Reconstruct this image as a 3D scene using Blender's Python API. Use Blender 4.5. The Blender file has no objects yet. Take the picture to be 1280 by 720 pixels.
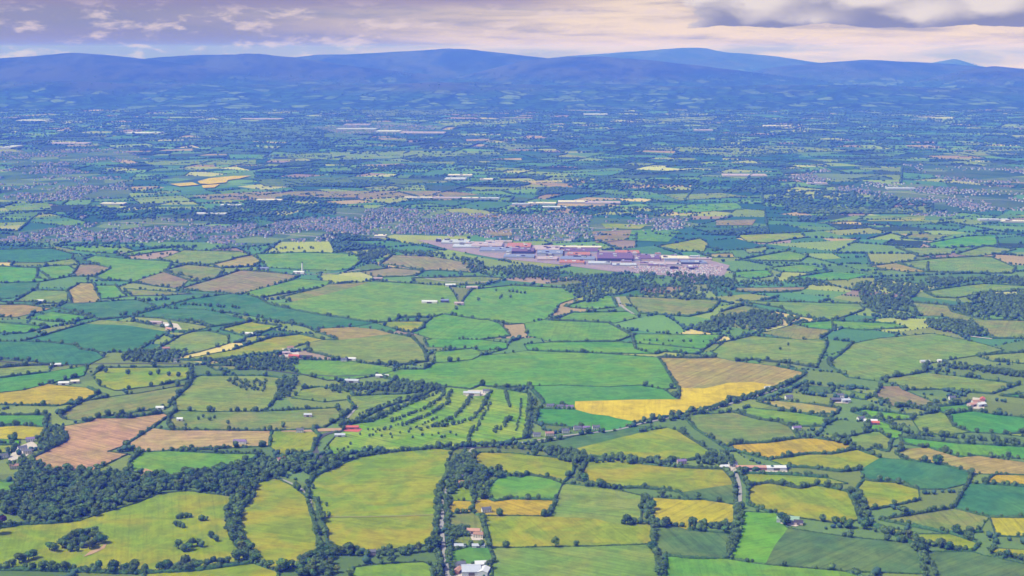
import bpy, bmesh, math, random
import numpy as np
from mathutils import Vector, noise as mnoise
from mathutils.geometry import tessellate_polygon

random.seed(7); rng = np.random.default_rng(7)
scene = bpy.context.scene
COL = scene.collection
R = math.radians

# ------------------------------------------------------------------ camera / survey frame
H, F, HOR = 730.0, 1778.0, 60.0            # eye height (m), focal length in px of a 1280 wide frame, eye-level row
PITCH = math.atan((360 - HOR) / F)
cp, sp = math.cos(PITCH), math.sin(PITCH)
def at(px, py, z=0.0):
    """ground point seen at survey coordinates px, py"""
    u = (px - 640) / F; v = (360 - py) / F
    dz = -sp + v * cp; dy = cp + v * sp
    t = (z - H) / dz
    return (u * t, dy * t)
def to_px(X, Y, Z=0.0):
    dz = Z - H
    f = Y * cp - dz * sp; up = Y * sp + dz * cp
    return 640 + F * X / f, 360 - F * up / f
cam_d = bpy.data.cameras.new('camera'); cam = bpy.data.objects.new('camera', cam_d); COL.objects.link(cam)
cam_d.sensor_width = 36; cam_d.lens = 36 * F / 1280
cam_d.clip_start = 1; cam_d.clip_end = 200000
cam.location = (0, 0, H); cam.rotation_euler = (math.pi / 2 - PITCH, 0, 0)
scene.camera = cam

# ------------------------------------------------------------------ node helpers
def nt(mat):
    mat.use_nodes = True
    t = mat.node_tree; t.nodes.clear(); return t
def N(t, typ, **kw):
    n = t.nodes.new(typ)
    for k, v in kw.items():
        if k == 'op': n.operation = v
        elif k.startswith('i'): n.inputs[int(k[1:])].default_value = v
        else: setattr(n, k, v)
    return n
def L(t, a, b, ai=0, bi=0): t.links.new(a.outputs[ai], b.inputs[bi])
def math_n(t, op, a, b=None, c=None, clamp=False):
    n = t.nodes.new('ShaderNodeMath'); n.operation = op; n.use_clamp = clamp
    for i, v in enumerate((a, b, c)):
        if v is None: continue
        if isinstance(v, (int, float)): n.inputs[i].default_value = v
        else: t.links.new(v, n.inputs[i])
    return n.outputs[0]
def sstep(t, v, lo, hi):
    n = t.nodes.new('ShaderNodeMapRange'); n.interpolation_type = 'SMOOTHSTEP'; n.clamp = True
    t.links.new(v, n.inputs[0]); n.inputs[1].default_value = lo; n.inputs[2].default_value = hi
    return n.outputs[0]
def mixc(t, f, a, b, blend='MIX'):
    n = t.nodes.new('ShaderNodeMix'); n.data_type = 'RGBA'; n.blend_type = blend
    for i, v in ((0, f), (6, a), (7, b)):
        if isinstance(v, (int, float)): n.inputs[i].default_value = v
        elif isinstance(v, tuple): n.inputs[i].default_value = (*v, 1)
        else: t.links.new(v, n.inputs[i])
    return n.outputs[2]
def noise_n(t, vec, scale, detail=3, rough=.55, dist=0.0):
    n = t.nodes.new('ShaderNodeTexNoise')
    n.inputs['Scale'].default_value = scale; n.inputs['Detail'].default_value = detail
    n.inputs['Roughness'].default_value = rough; n.inputs['Distortion'].default_value = dist
    if vec is not None: t.links.new(vec, n.inputs['Vector'])
    return n.outputs['Fac']
def finish(t, colour, rough=.9, spec=.1):
    b = t.nodes.new('ShaderNodeBsdfPrincipled'); o = t.nodes.new('ShaderNodeOutputMaterial')
    if isinstance(colour, tuple): b.inputs['Base Color'].default_value = (*colour, 1)
    else: t.links.new(colour, b.inputs['Base Color'])
    b.inputs['Roughness'].default_value = rough
    b.inputs['Specular IOR Level'].default_value = spec
    L(t, b, o)

# ------------------------------------------------------------------ materials
CROP = {   # base colour, second tone, patch amount, stripe amount
    'Y': ((.150, .218, .004), (.255, .240, .003), .85, .10),
    'G': ((.085, .215, .016), (.150, .235, .010), .65, .10),
    'T': ((.042, .138, .050), (.070, .168, .040), .60, .10),
    'E': ((.066, .195, .024), (.105, .212, .018), .50, .08),
    'L': ((.090, .245, .008), (.150, .250, .008), .60, .12),
    'F': ((.135, .240, .010), (.235, .275, .016), .90, .24),
    'O': ((.270, .205, .052), (.200, .205, .040), .75, .22),
    'K': ((.330, .215, .105), (.270, .225, .070), .65, .20),
    'R': ((.440, .335, .001), (.370, .270, .001), .50, .09),
    'B': ((.130, .185, .028), (.205, .185, .045), .85, .14),
    'D': ((.068, .130, .034), (.110, .155, .032), .80, .16),
    'M': ((.290, .250, .003), (.370, .275, .003), .60, .16),
    'N': ((.125, .205, .026), (.190, .210, .030), .70, .14),
    'P': ((.215, .170, .080), (.165, .185, .055), .80, .25),
}
def crop_mat(name, a, b, patch, stripe):
    m = bpy.data.materials.new(name); t = nt(m)
    tc = N(t, 'ShaderNodeTexCoord'); oi = N(t, 'ShaderNodeObjectInfo')
    ang = math_n(t, 'MULTIPLY', oi.outputs['Random'], 6.2832)
    vr = N(t, 'ShaderNodeVectorRotate', rotation_type='Z_AXIS'); L(t, tc, vr, 3, 0); t.links.new(ang, vr.inputs['Angle'])
    off = N(t, 'ShaderNodeVectorMath', op='ADD'); L(t, vr, off); 
    cmb = N(t, 'ShaderNodeCombineXYZ'); t.links.new(math_n(t, 'MULTIPLY', oi.outputs['Random'], 9000), cmb.inputs[0]); L(t, cmb, off, 0, 1)
    v = off.outputs[0]
    big = noise_n(t, v, .011, 4, .6, .6); mid = noise_n(t, v, .05, 4, .65); fine = noise_n(t, v, .33, 3, .7)
    st = N(t, 'ShaderNodeVectorMath', op='MULTIPLY', i1=(.006, .14, 1)); t.links.new(v, st.inputs[0])
    strip = noise_n(t, st.outputs[0], 1.0, 3, .6)
    c = mixc(t, math_n(t, 'MULTIPLY', sstep(t, big, .38, .66), patch), a, b)
    val = math_n(t, 'ADD', math_n(t, 'MULTIPLY', math_n(t, 'SUBTRACT', mid, .5), .55), 1.0)
    val = math_n(t, 'ADD', val, math_n(t, 'MULTIPLY', math_n(t, 'SUBTRACT', fine, .5), .50))
    val = math_n(t, 'ADD', val, math_n(t, 'MULTIPLY', math_n(t, 'SUBTRACT', strip, .5), stripe * 5))
    wet = noise_n(t, v, .024, 3, .55, 1.2); val = math_n(t, 'MULTIPLY', val, math_n(t, 'ADD', .80, math_n(t, 'MULTIPLY', sstep(t, wet, .34, .62), .24)))
    tl = N(t, 'ShaderNodeTexWave', wave_type='BANDS', bands_direction='Y', wave_profile='SIN'); t.links.new(v, tl.inputs['Vector']); tl.inputs['Scale'].default_value = .0145; tl.inputs['Distortion'].default_value = .6; tl.inputs['Detail Scale'].default_value = .02
    val = math_n(t, 'MULTIPLY', val, math_n(t, 'SUBTRACT', 1.0, math_n(t, 'MULTIPLY', sstep(t, tl.outputs['Fac'], .93, .99), stripe * .9)))
    hs = N(t, 'ShaderNodeHueSaturation'); t.links.new(c, hs.inputs['Color']); t.links.new(val, hs.inputs['Value'])
    r2 = N(t, 'ShaderNodeTexWhiteNoise', noise_dimensions='1D'); t.links.new(math_n(t, 'MULTIPLY', oi.outputs['Random'], 517.3), r2.inputs['W'])
    hv = 0.012 if name == 'rapeseed_bloom' else .035
    t.links.new(math_n(t, 'ADD', math_n(t, 'MULTIPLY', math_n(t, 'SUBTRACT', r2.outputs[0], .5), hv), .5), hs.inputs['Hue'])
    finish(t, hs.outputs[0], .95, .05); return m
CM = {k: crop_mat({'R': 'rapeseed_bloom'}.get(k, 'crop_' + k), *v) for k, v in CROP.items()}

def foliage(name, base, tip, vari=.10):
    m = bpy.data.materials.new(name); t = nt(m)
    tc = N(t, 'ShaderNodeTexCoord'); oi = N(t, 'ShaderNodeObjectInfo'); g = N(t, 'ShaderNodeNewGeometry')
    a = noise_n(t, g.outputs['Position'], .30, 4, .7)
    b = noise_n(t, g.outputs['Position'], .035, 2, .6)
    isl = g.outputs['Random Per Island']
    f = math_n(t, 'ADD', math_n(t, 'MULTIPLY', sstep(t, a, .35, .68), .55), math_n(t, 'MULTIPLY', isl, .45))
    c = mixc(t, f, base, tip)
    val = math_n(t, 'ADD', .62, math_n(t, 'ADD', math_n(t, 'MULTIPLY', oi.outputs['Random'], .42), math_n(t, 'MULTIPLY', b, .45)))
    hs = N(t, 'ShaderNodeHueSaturation'); t.links.new(c, hs.inputs['Color']); t.links.new(val, hs.inputs['Value'])
    t.links.new(math_n(t, 'ADD', .5 - vari / 4, math_n(t, 'MULTIPLY', oi.outputs['Random'], vari / 2)), hs.inputs['Hue'])
    finish(t, hs.outputs[0], .85, .12); return m
LEAF = foliage('broadleaf_foliage', (.022, .056, .020), (.140, .230, .062))
LEAFD = foliage('dark_foliage', (.014, .040, .018), (.090, .160, .050))
HEDGE = foliage('hedge_foliage', (.018, .048, .018), (.085, .150, .042))
LEAFY = foliage('fresh_foliage', (.030, .066, .016), (.180, .250, .045))
LEAFP = foliage('copper_foliage', (.040, .018, .035), (.070, .030, .050), .04)
BLOSS = foliage('pale_green_foliage', (.10, .16, .03), (.18, .22, .04))
LEAFHAZE = foliage('hazed_far_foliage', (.036, .084, .066), (.070, .135, .085))  # far crowns paler and bluer: distance haze put into the leaf colour
def plain(name, c, rough=.8, spec=.2, amt=.25, sc=.4):
    m = bpy.data.materials.new(name); t = nt(m)
    tc = N(t, 'ShaderNodeTexCoord'); n = noise_n(t, tc.outputs['Object'], sc, 5, .65)
    v = math_n(t, 'ADD', 1 - amt / 2, math_n(t, 'MULTIPLY', n, amt))
    hs = N(t, 'ShaderNodeHueSaturation'); hs.inputs['Color'].default_value = (*c, 1); t.links.new(v, hs.inputs['Value'])
    finish(t, hs.outputs[0], rough, spec); return m
BARK = plain('bark', (.09, .065, .045))
WALL = {'white': plain('white_render', (.60, .59, .58), .8, .2, .2), 'cream': plain('cream_render', (.50, .46, .38), .8, .2, .2),
        'stone': plain('grey_stone', (.34, .32, .30)), 'brick': plain('red_brick', (.30, .13, .09)), 'grey': plain('grey_cladding', (.40, .42, .46), .5, .3),
        'pink': plain('pink_render', (.45, .35, .35)), 'dark': plain('dark_cladding', (.06, .07, .09), .5, .3)}
ROOF = {'slate': plain('slate_tiles', (.10, .105, .14), .6, .3), 'purple': plain('purple_slate', (.17, .12, .26), .6, .3), 'red': plain('red_sheeting', (.42, .10, .07), .6, .3),
        'tile': plain('terracotta_tiles', (.30, .17, .13)), 'zinc': plain('galvanised_sheeting', (.36, .38, .46), .5, .3), 'white': plain('white_sheeting', (.50, .50, .55), .5, .3),
        'green': plain('green_sheeting', (.22, .33, .24), .5, .3), 'rust': plain('rusty_sheeting', (.40, .22, .17)), 'dark': plain('dark_sheeting', (.055, .05, .065)),
        'violet': plain('violet_roof_membrane', (.13, .08, .16)), 'blue': plain('blue_grey_membrane', (.16, .19, .32)), 'orange': plain('orange_membrane', (.33, .14, .10)),
        'pinkr': plain('pale_pink_membrane', (.34, .27, .31)), 'cream': plain('cream_membrane', (.52, .47, .40))}
GLASS = plain('dark_window_glass', (.04, .05, .07), .15, .5, .1)
DOOR = plain('painted_door', (.10, .08, .07), .5, .3)
ASPH = plain('asphalt', (.075, .078, .085), .9, .1, .4, .08)
LANE = plain('pale_lane_surface', (.26, .25, .24), .9, .1, .4, .08)
YARD = plain('concrete_yard', (.42, .37, .33), .9, .1, .6, .05)
DIRT = plain('bare_soil', (.33, .22, .12), .95, .05, .5, .05)
PAVE = plain('campus_paving', (.235, .185, .215), .9, .1, .7, .02)
SAND = plain('pale_sandy_ground', (.62, .55, .44), .9, .1, .4, .02)

def tag(o, label=None, cat=None, group=None, kind=None):
    if label: o['label'] = label
    if cat: o['category'] = cat
    if group: o['group'] = group
    if kind: o['kind'] = kind
    return o
def mesh_obj(name, verts, faces, mats, parent=None, loc=(0, 0, 0), mi=None):
    me = bpy.data.meshes.new(name)
    me.from_pydata([tuple(v) for v in verts], [], [tuple(f) for f in faces])
    for m in (mats if isinstance(mats, (list, tuple)) else [mats]): me.materials.append(m)
    if mi is not None: me.polygons.foreach_set('material_index', np.asarray(mi, dtype=np.int32))
    o = bpy.data.objects.new(name, me); COL.objects.link(o); o.location = loc
    if parent: o.parent = parent
    return o
def np_mesh(name, V, Fc, mat, loc=(0, 0, 0)):
    """fast mesh from numpy verts (n,3) and faces (m,k)"""
    me = bpy.data.meshes.new(name); n, m, k = len(V), len(Fc), Fc.shape[1]
    me.vertices.add(n); me.vertices.foreach_set('co', V.astype(np.float32).ravel())
    me.loops.add(m * k); me.loops.foreach_set('vertex_index', Fc.astype(np.int32).ravel())
    me.polygons.add(m); me.polygons.foreach_set('loop_start', np.arange(0, m * k, k, dtype=np.int32))
    me.materials.append(mat); me.update(calc_edges=True)
    return me
def link(name, me, parent=None, loc=(0, 0, 0)):
    o = bpy.data.objects.new(name, me); COL.objects.link(o); o.location = loc
    if parent: o.parent = parent
    return o

# ------------------------------------------------------------------ the fields, surveyed as outlines
def P(s): return [tuple(float(q) for q in p.split(',')) for p in s.split()]
FIELDS = []
def fd(crop, desc, s, name='field'):
    pts = [(-45 if x <= 0 else 1330 if x >= 1285 else x, 748 if y >= 722 else y) for x, y in P(s)]
    FIELDS.append(dict(crop=crop, desc=desc, pts=pts, name=name))
# lower left
fd('Y', 'rough pasture around the tree clump', '0,668 28,656 60,655 100,651 130,641 172,629 200,617 235,614 292,621 284,640 286,662 300,690 316,704 250,713 180,717 100,715 0,712', 'pasture')
fd('Y', 'olive strip at the bottom edge', '180,717 250,713 316,704 345,716 345,724 180,724')
fd('Y', 'mustard field beside the curving lane', '320,605 345,598 366,608 384,622 390,645 398,675 402,688 385,700 372,706 350,714 316,704 306,690 298,665 299,640 318,620')
fd('Y', 'biggest olive field', '392,596 425,582 450,572 490,565 530,562 566,563 560,578 552,600 549,620 545,643 470,647 402,648 396,625 385,610')
fd('Y', 'olive field below the farm track', '402,648 470,647 545,643 543,660 542,678 525,684 490,690 460,692 420,690 410,680')
fd('G', 'green field at the bottom edge', '432,722 440,710 470,706 530,703 540,708 548,724')
fd('G', 'small bottom left meadow', '0,602 18,602 17,615 0,620')
# lower middle
fd('Y', 'olive field under the golf course', '585,572 600,566 640,567 680,571 720,575 716,592 705,600 690,596 660,594 640,595 620,590 600,588')
fd('G', 'green paddock east of the lane', '610,610 622,598 650,597 690,602 703,606 698,625 640,624 608,621')
fd('M', 'mustard strip behind the white house', '600,628 618,627 694,626 686,646 640,645 600,645')
fd('Y', 'hidden paddock among lane cottages', '560,600 605,590 610,610 606,624 590,626 558,626')
fd('M', 'tiny mustard paddock', '558,626 588,626 590,641 560,640')
fd('B', 'pasture with the dark plantation', '559,646 600,645 606,660 612,682 590,683 562,682 560,665')
fd('Y', 'long pale olive field', '604,646 686,646 745,649 776,657 800,656 815,660 815,680 740,683 650,684 612,682')
fd('N', 'sloping pasture west of tree line', '703,608 760,613 802,620 802,650 776,657 745,649 686,646 694,626')
fd('N', 'wide green bottom field', '612,688 650,686 740,684 815,680 820,695 828,724 618,724 620,700')
fd('E', 'bright green farm paddock', '560,690 612,688 616,700 612,708 560,705')
fd('M', 'mustard field with big hedge trees', '815,622 860,625 918,633 920,655 880,657 838,656 815,652')
fd('D', 'dull green square field', '818,662 860,663 915,667 912,680 905,697 870,697 830,692 820,682')
fd('G', 'bottom field right of centre', '832,698 870,700 905,700 960,708 1060,716 1150,724 834,724')
fd('Y', 'long olive field below tree belt', '732,578 800,580 850,585 905,587 915,598 918,605 880,611 840,614 800,610 760,608 722,600')
fd('D', 'dull green wedge', '850,616 918,606 920,630 880,625')
fd('Y', 'olive triangle below the rapeseed', '715,562 800,541 832,535 848,539 870,553 892,567 880,574 840,577 780,574 735,570')
fd('D', 'thin dull strip by the houses', '655,558 700,550 760,542 815,533 835,534 760,551 715,562 680,560')
fd('E', 'emerald wedge under the rapeseed', '672,511 716,514 740,518 770,523 796,529 780,535 745,540 705,533 670,530')
fd('E', 'emerald strip over the rapeseed', '660,483 700,483 760,484 830,487 850,499 790,500 720,502 717,510 680,505 672,495')
fd('R', 'rapeseed field', '718,502 760,501 846,500 850,487 880,486 910,479 940,478 975,483 930,497 890,509 850,517 800,527 760,520 722,512', 'rapeseed_field')
fd('O', 'tan field above the rapeseed', '825,448 870,448 920,452 970,458 1008,466 990,478 975,483 940,478 910,479 880,486 848,484 835,465')
fd('G', 'great green field above golf course', '470,470 530,462 590,450 640,441 660,440 740,443 820,446 832,462 845,484 800,482 700,481 600,482 530,480 500,477')
fd('F', 'golf course', '588,487 620,485 660,492 663,500 660,530 657,548 620,555 580,556 540,560 470,562 420,570 405,562 420,545 440,530 480,510 530,495 560,484', 'golf_course')
fd('N', 'rough meadow west of golf course', '440,495 505,493 540,488 500,510 460,528 430,537 425,533 445,510')
# centre
fd('G', 'green strip beside the round wood', '545,440 600,439 635,437 600,445 560,453 543,454')
fd('G', 'narrow strip in the middle', '530,426 635,429 632,435 590,436 535,434')
fd('G', 'green field below the white barn', '515,416 530,405 555,395 600,400 625,405 638,420 600,425 540,424')
fd('N', 'round pasture with brown streak', '385,428 420,425 490,418 515,422 530,438 534,452 500,457 460,455 430,449 400,443 385,440')
fd('O', 'orange stubble field', '392,414 440,409 470,412 492,417 425,426 410,420')
fd('G', 'green field by the red farm', '355,460 370,450 430,453 500,462 470,470 440,475 410,476 375,468')
fd('Y', 'small yellow green field', '468,405 490,402 535,402 530,410 505,415 490,410')
# upper left
fd('T', 'far teal field at left edge', '0,313 65,311 92,318 90,324 55,329 0,328')
fd('G', 'long green field at left edge', '0,331 38,335 48,336 65,350 30,353 0,355')
fd('G', 'green field beside the left farm', '45,335 85,332 95,338 88,345 65,350 45,348')
fd('N', 'pale sliver above left farm', '57,328 95,326 100,330 85,332 60,333')
fd('G', 'broad upper left green field', '103,325 118,320 160,324 215,328 210,337 160,352 125,350 118,345 140,336 120,331')
fd('P', 'brownish upper left corner field', '90,346 98,332 138,335 118,347')
fd('G', 'upper green strip near houses', '70,308 110,307 150,310 142,317 120,316 100,314')
fd('G', 'green strip under the town', '145,320 165,315 185,312 225,309 215,313 165,320')
fd('T', 'teal wedge at left edge', '0,358 48,353 40,364 15,373 0,378')
fd('N', 'pale olive field by white shed', '18,377 45,363 82,363 84,378 70,380 40,378')
fd('O', 'tan square field', '86,364 100,354 115,354 125,375 90,379')
fd('G', 'small bright square field', '118,357 145,357 158,370 145,373 127,373')
fd('B', 'long tan sliver', '155,361 200,364 240,367 205,370 165,370')
fd('P', 'brown field on the left slope', '165,353 205,340 240,347 225,361 195,358')
fd('B', 'pale striped field', '205,340 235,331 280,338 270,348 240,352')
fd('N', 'light green field under the town', '200,324 230,313 300,315 315,319 290,325 265,331 250,330 210,327')
fd('O', 'orange field near the tower', '265,331 295,323 318,321 326,327 320,333 275,335')
fd('G', 'green field behind the white tower', '320,318 375,316 440,317 455,325 440,335 420,339 380,337 335,335 325,325')
fd('P', 'pinkish striped field', '225,362 300,338 345,341 375,345 360,352 310,365 290,367 255,365')
fd('G', 'green strip below the tower', '305,367 375,349 415,352 410,356 340,370 330,372')
fd('T', 'large dark teal field', '200,385 240,374 300,369 325,374 345,383 400,395 440,400 470,405 400,411 385,410 340,400 300,393 250,387')
fd('T', 'teal field behind the pink farm', '70,385 120,378 170,375 195,383 165,395 120,397 95,390')
fd('T', 'teal field right of pink farm', '165,397 210,386 270,390 315,402 265,408 245,402 200,398')
fd('B', 'tan headland strip', '350,372 400,360 440,354 465,352 440,360 410,368 365,378')
fd('G', 'huge bright pasture', '335,380 365,377 410,367 470,352 520,355 560,358 575,382 555,392 540,397 500,397 470,402 430,398 400,393')
fd('G', 'bright pasture with scattered trees', '555,392 575,382 590,362 640,357 735,362 730,370 700,380 695,390 680,400 655,403 635,406 610,400')
fd('P', 'pinkish brown field under factory', '475,330 490,319 540,321 590,329 605,335 590,341 540,338 500,333')
fd('P', 'brown sliver by the river wood', '450,340 490,335 530,339 520,345 470,347')
fd('B', 'pale field with two sheds', '515,348 600,346 630,348 610,355 560,357 520,355')
fd('G', 'green field below river wood', '705,383 765,368 772,384 745,387 715,385')
fd('G', 'green sliver in the middle', '690,400 715,391 785,390 800,397 770,404 720,402')
fd('G', 'middle green block', '655,406 690,402 760,404 790,420 770,426 690,428 660,420')
fd('G', 'long thin green strip', '655,431 690,428 770,429 830,432 880,437 875,443 820,443 740,440 660,437')
fd('B', 'tan field by the river bend', '783,371 860,374 900,376 888,390 860,396 800,392')
fd('P', 'pink field near the car park', '800,360 850,358 858,362 840,368 800,367')
fd('B', 'olive slip by the dark wood', '900,390 930,382 960,388 940,393 890,402')
fd('N', 'long pale field above dark wood', '920,376 1000,378 1075,380 1080,388 1040,400 1000,396 975,385')
fd('P', 'tan strip right of the wood', '920,360 1010,359 1000,364 970,366 920,365')
fd('G', 'green block right of car park', '918,340 960,338 966,345 945,349 918,346')
fd('G', 'green sliver right of car park', '962,335 1000,331 1035,336 1005,341 975,340')
fd('G', 'light green right hand strip', '985,348 1040,340 1085,343 1060,350 1000,351')
fd('Y', 'yellowish field behind car park', '822,308 875,298 885,305 880,315 855,314')
fd('O', 'tan sliver behind car park', '875,318 915,317 918,322 890,322')
fd('Y', 'far yellow field', '920,294 1000,291 1008,297 960,304 935,303')
fd('N', 'far small olive field', '930,312 960,308 955,316 935,317')
fd('G', 'far field with tree row', '925,325 985,314 1010,320 1000,327 930,326')
fd('O', 'tan far right field', '1085,333 1120,330 1160,328 1160,340 1130,340')
fd('N', 'large far right field', '1120,328 1165,324 1240,322 1270,335 1265,342 1220,342 1165,340')
fd('N', 'far right olive strip', '1120,310 1170,310 1195,312 1188,318 1150,321')
fd('N', 'far right corner strip', '1195,318 1230,308 1270,312 1250,317 1220,321')
fd('G', 'far right green field', '1155,305 1205,296 1245,294 1248,307 1180,310')
fd('B', 'far right tan sliver', '1125,298 1140,293 1190,294 1165,301')
fd('N', 'pale field between two woods', '1155,365 1200,358 1230,355 1285,360 1285,363 1240,365 1195,373 1170,372')
fd('B', 'pale field under the right wood', '1140,378 1185,382 1190,390 1230,400 1285,402 1285,425 1240,423 1225,410 1180,396 1150,395')
fd('G', 'green strip below the long wood', '1040,402 1055,402 1120,405 1135,410 1080,413 1040,412')
# left middle
fd('T', 'dark teal field at left edge', '0,428 28,427 60,428 100,437 130,447 110,455 70,455 40,452 0,447')
fd('T', 'great teal field', '28,427 105,405 160,407 210,415 175,437 165,441 120,440 95,432 60,428')
fd('N', 'olive headland over great teal', '105,405 125,400 170,403 215,412 160,407')
fd('G', 'upper left green wedge', '0,400 62,409 30,417 0,416')
fd('G', 'small green lozenge', '35,398 65,390 115,397 85,403 60,402')
fd('O', 'tan wedge at left edge', '0,382 30,381 65,386 20,397 0,395')
fd('N', 'pale olive left strip', '0,464 25,458 65,457 60,464 0,476')
fd('E', 'blue green left strip', '0,480 60,467 110,459 105,470 60,480 30,488 0,494')
fd('M', 'yellow left field', '0,497 75,482 110,485 125,491 105,502 70,508 0,505')
fd('E', 'small emerald left field', '0,519 60,519 56,532 25,532 0,527')
fd('Y', 'parkland with six round trees', '115,470 130,460 170,460 240,459 240,473 200,482 145,489 125,483', 'pasture')
fd('B', 'rough olive slope', '75,520 90,510 135,497 180,491 240,482 215,500 210,510 170,515 120,523 80,524')
fd('K', 'big tan field', '40,573 82,552 84,545 70,535 110,528 160,523 205,517 212,520 190,535 180,540 155,555 135,565 160,568 120,588 60,588 42,580')
fd('K', 'tan field behind the slate house', '155,560 185,541 335,540 334,556 290,560 215,564 175,563')
fd('G', 'green field behind the wood', '160,580 180,568 270,567 330,568 300,580 240,592 200,595 165,590')
fd('B', 'rough pasture with bushes', '210,530 220,515 330,517 420,510 430,520 405,535 340,537 215,538', 'pasture')
fd('N', 'orchard meadow', '215,505 235,480 250,470 330,470 365,475 340,505 330,512 260,515 222,512', 'pasture')
fd('B', 'small strip above orchard', '260,458 320,456 320,462 270,463')
fd('Y', 'olive field left of red farm', '225,450 290,438 340,422 375,418 405,425 385,430 350,440 300,447 260,452')
fd('N', 'green field right of pink farm', '200,435 225,420 260,414 285,420 285,430 250,440 222,446')
fd('Y', 'yellow green field with barn', '275,412 320,404 352,408 330,415 310,422 290,416')
fd('N', 'olive corner by pink farm', '215,412 210,400 262,410 240,415')
fd('N', 'scrubby field west of golf', '365,498 378,487 400,484 440,490 435,500 405,503')
fd('M', 'upper yellow village field', '0,536 55,537 60,546 40,549 0,547')
fd('L', 'lime village strip', '0,549 25,550 25,556 0,555')
fd('Y', 'lower yellow village field', '0,557 22,557 15,566 0,567')
fd('Y', 'small field by the bend', '345,540 390,537 400,545 390,565 350,570 340,560')
# right
fd('N', 'olive field over tan field', '890,440 905,428 940,420 1000,425 1035,428 1030,440 1020,460 990,455 940,450 895,447')
fd('B', 'small olive field', '950,417 985,408 1040,414 1025,424 990,424')
fd('G', 'green field with tree row', '795,418 905,419 890,430 870,443 830,440 795,437')
fd('G', 'green slip right of wood', '990,405 1040,402 1045,410 1010,410')
fd('O', 'tan strip east of rapeseed', '945,502 970,501 1010,505 1050,511 1045,518 1000,516')
fd('G', 'green strip east of rapeseed', '915,515 935,510 1000,518 1045,525 1028,533 990,534 975,528')
fd('B', 'dull olive field with house', '855,520 900,517 950,525 985,533 990,537 1000,548 960,552 915,556 895,553 870,537')
fd('M', 'mustard field right of centre', '905,560 960,555 1020,548 1035,550 1070,562 1010,568 960,573')
fd('Y', 'olive tongue', '960,577 1040,568 1080,565 1100,572 1075,585 1050,590 1010,585 985,584')
fd('T', 'dark teal right field', '1075,590 1100,573 1130,575 1180,583 1215,592 1210,605 1180,612 1120,604 1080,600')
fd('Y', 'lime strip by the long barn', '925,592 985,594 1035,598 1060,605 1020,607 960,604 930,602')
fd('Y', 'olive field above green barn', '935,608 1000,611 1060,615 1070,635 1075,650 1050,655 1000,648 935,632')
fd('L', 'lime green field', '932,640 970,642 985,658 970,680 955,705 915,698 925,670')
fd('D', 'dark dull field', '985,663 1060,672 1140,680 1150,700 1155,718 1060,714 955,705')
fd('Y', 'lime olive block', '1070,612 1090,602 1148,612 1150,625 1110,634 1085,638')
fd('T', 'teal field at right edge', '1200,620 1220,605 1285,612 1285,648 1240,645 1195,634')
fd('B', 'tan olive field', '1100,650 1190,637 1230,645 1225,665 1190,668 1140,658')
fd('Y', 'thin olive strip', '1087,655 1150,668 1225,680 1215,690 1160,680')
fd('M', 'yellow field at right edge', '1240,650 1285,650 1285,675 1245,670')
fd('D', 'dull bottom right field', '1160,690 1230,695 1285,715 1285,724 1170,724')
fd('Y', 'small right edge olive field', '1235,685 1285,690 1285,705 1245,697')
fd('M', 'bright yellow right sliver', '1230,605 1245,595 1285,597 1285,610')
fd('O', 'long tan strip at right', '1120,567 1130,561 1200,572 1285,585 1285,593 1240,592 1180,580')
fd('G', 'long green strip at right', '1130,555 1125,549 1200,555 1285,562 1285,578 1220,570 1160,560')
fd('E', 'emerald right field', '1185,518 1240,518 1285,527 1285,540 1250,543 1215,540 1195,532')
fd('N', 'olive triangle at right', '1140,525 1180,521 1190,535 1210,541 1180,545 1150,540')
fd('L', 'lime sliver by the farm', '1065,515 1080,512 1145,520 1120,525 1095,524')
fd('P', 'tan triangle at right', '1095,495 1102,483 1130,488 1165,502 1175,515 1140,508 1115,508')
fd('N', 'long olive right field', '1100,477 1155,467 1200,471 1275,481 1240,493 1170,487 1125,483')
fd('N', 'broad olive right field', '1035,455 1065,430 1100,423 1165,417 1220,428 1255,438 1200,448 1160,455 1155,465 1110,473 1060,472')
fd('N', 'upper right edge field', '1220,445 1285,438 1285,458 1240,452')
fd('E', 'right edge green wedge', '1250,495 1285,488 1285,503')
fd('E', 'green farmyard paddock', '1160,510 1210,505 1215,514 1185,515')
fd('D', 'small dull field by houses', '1000,490 1010,482 1040,485 1040,492')
fd('Y', 'yellow right wedge', '1255,543 1285,540 1285,552')
fd('N', 'green sliver by two houses', '1040,485 1090,495 1080,500 1040,492')
fd('N', 'olive wedge by the hedge belt', '1040,552 1100,540 1115,550 1110,565 1090,560 1060,555')
fd('L', 'lime patch below farm', '1078,535 1098,527 1115,532 1130,537 1125,545 1090,540')
NOHEDGE = [{'biggest olive field', 'olive field below the farm track'}, {'rapeseed field', 'tan field above the rapeseed'}, {'rapeseed field', 'emerald wedge under the rapeseed'},
           {'rapeseed field', 'emerald strip over the rapeseed'}, {'great teal field', 'olive headland over great teal'}, {'lime green field', 'dark dull field'}, {'dull green wedge', 'long olive field below tree belt'},
           {'orange stubble field', 'round pasture with brown streak'}, {'long pale olive field', 'sloping pasture west of tree line'}, {'olive triangle below the rapeseed', 'thin dull strip by the houses'},
           {'mustard field right of centre', 'x'}, {'pale striped field', 'brown field on the left slope'}, {'tan headland strip', 'huge bright pasture'}, {'huge bright pasture', 'bright pasture with scattered trees'},
           {'olive tongue', 'dark teal right field'}]

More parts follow.
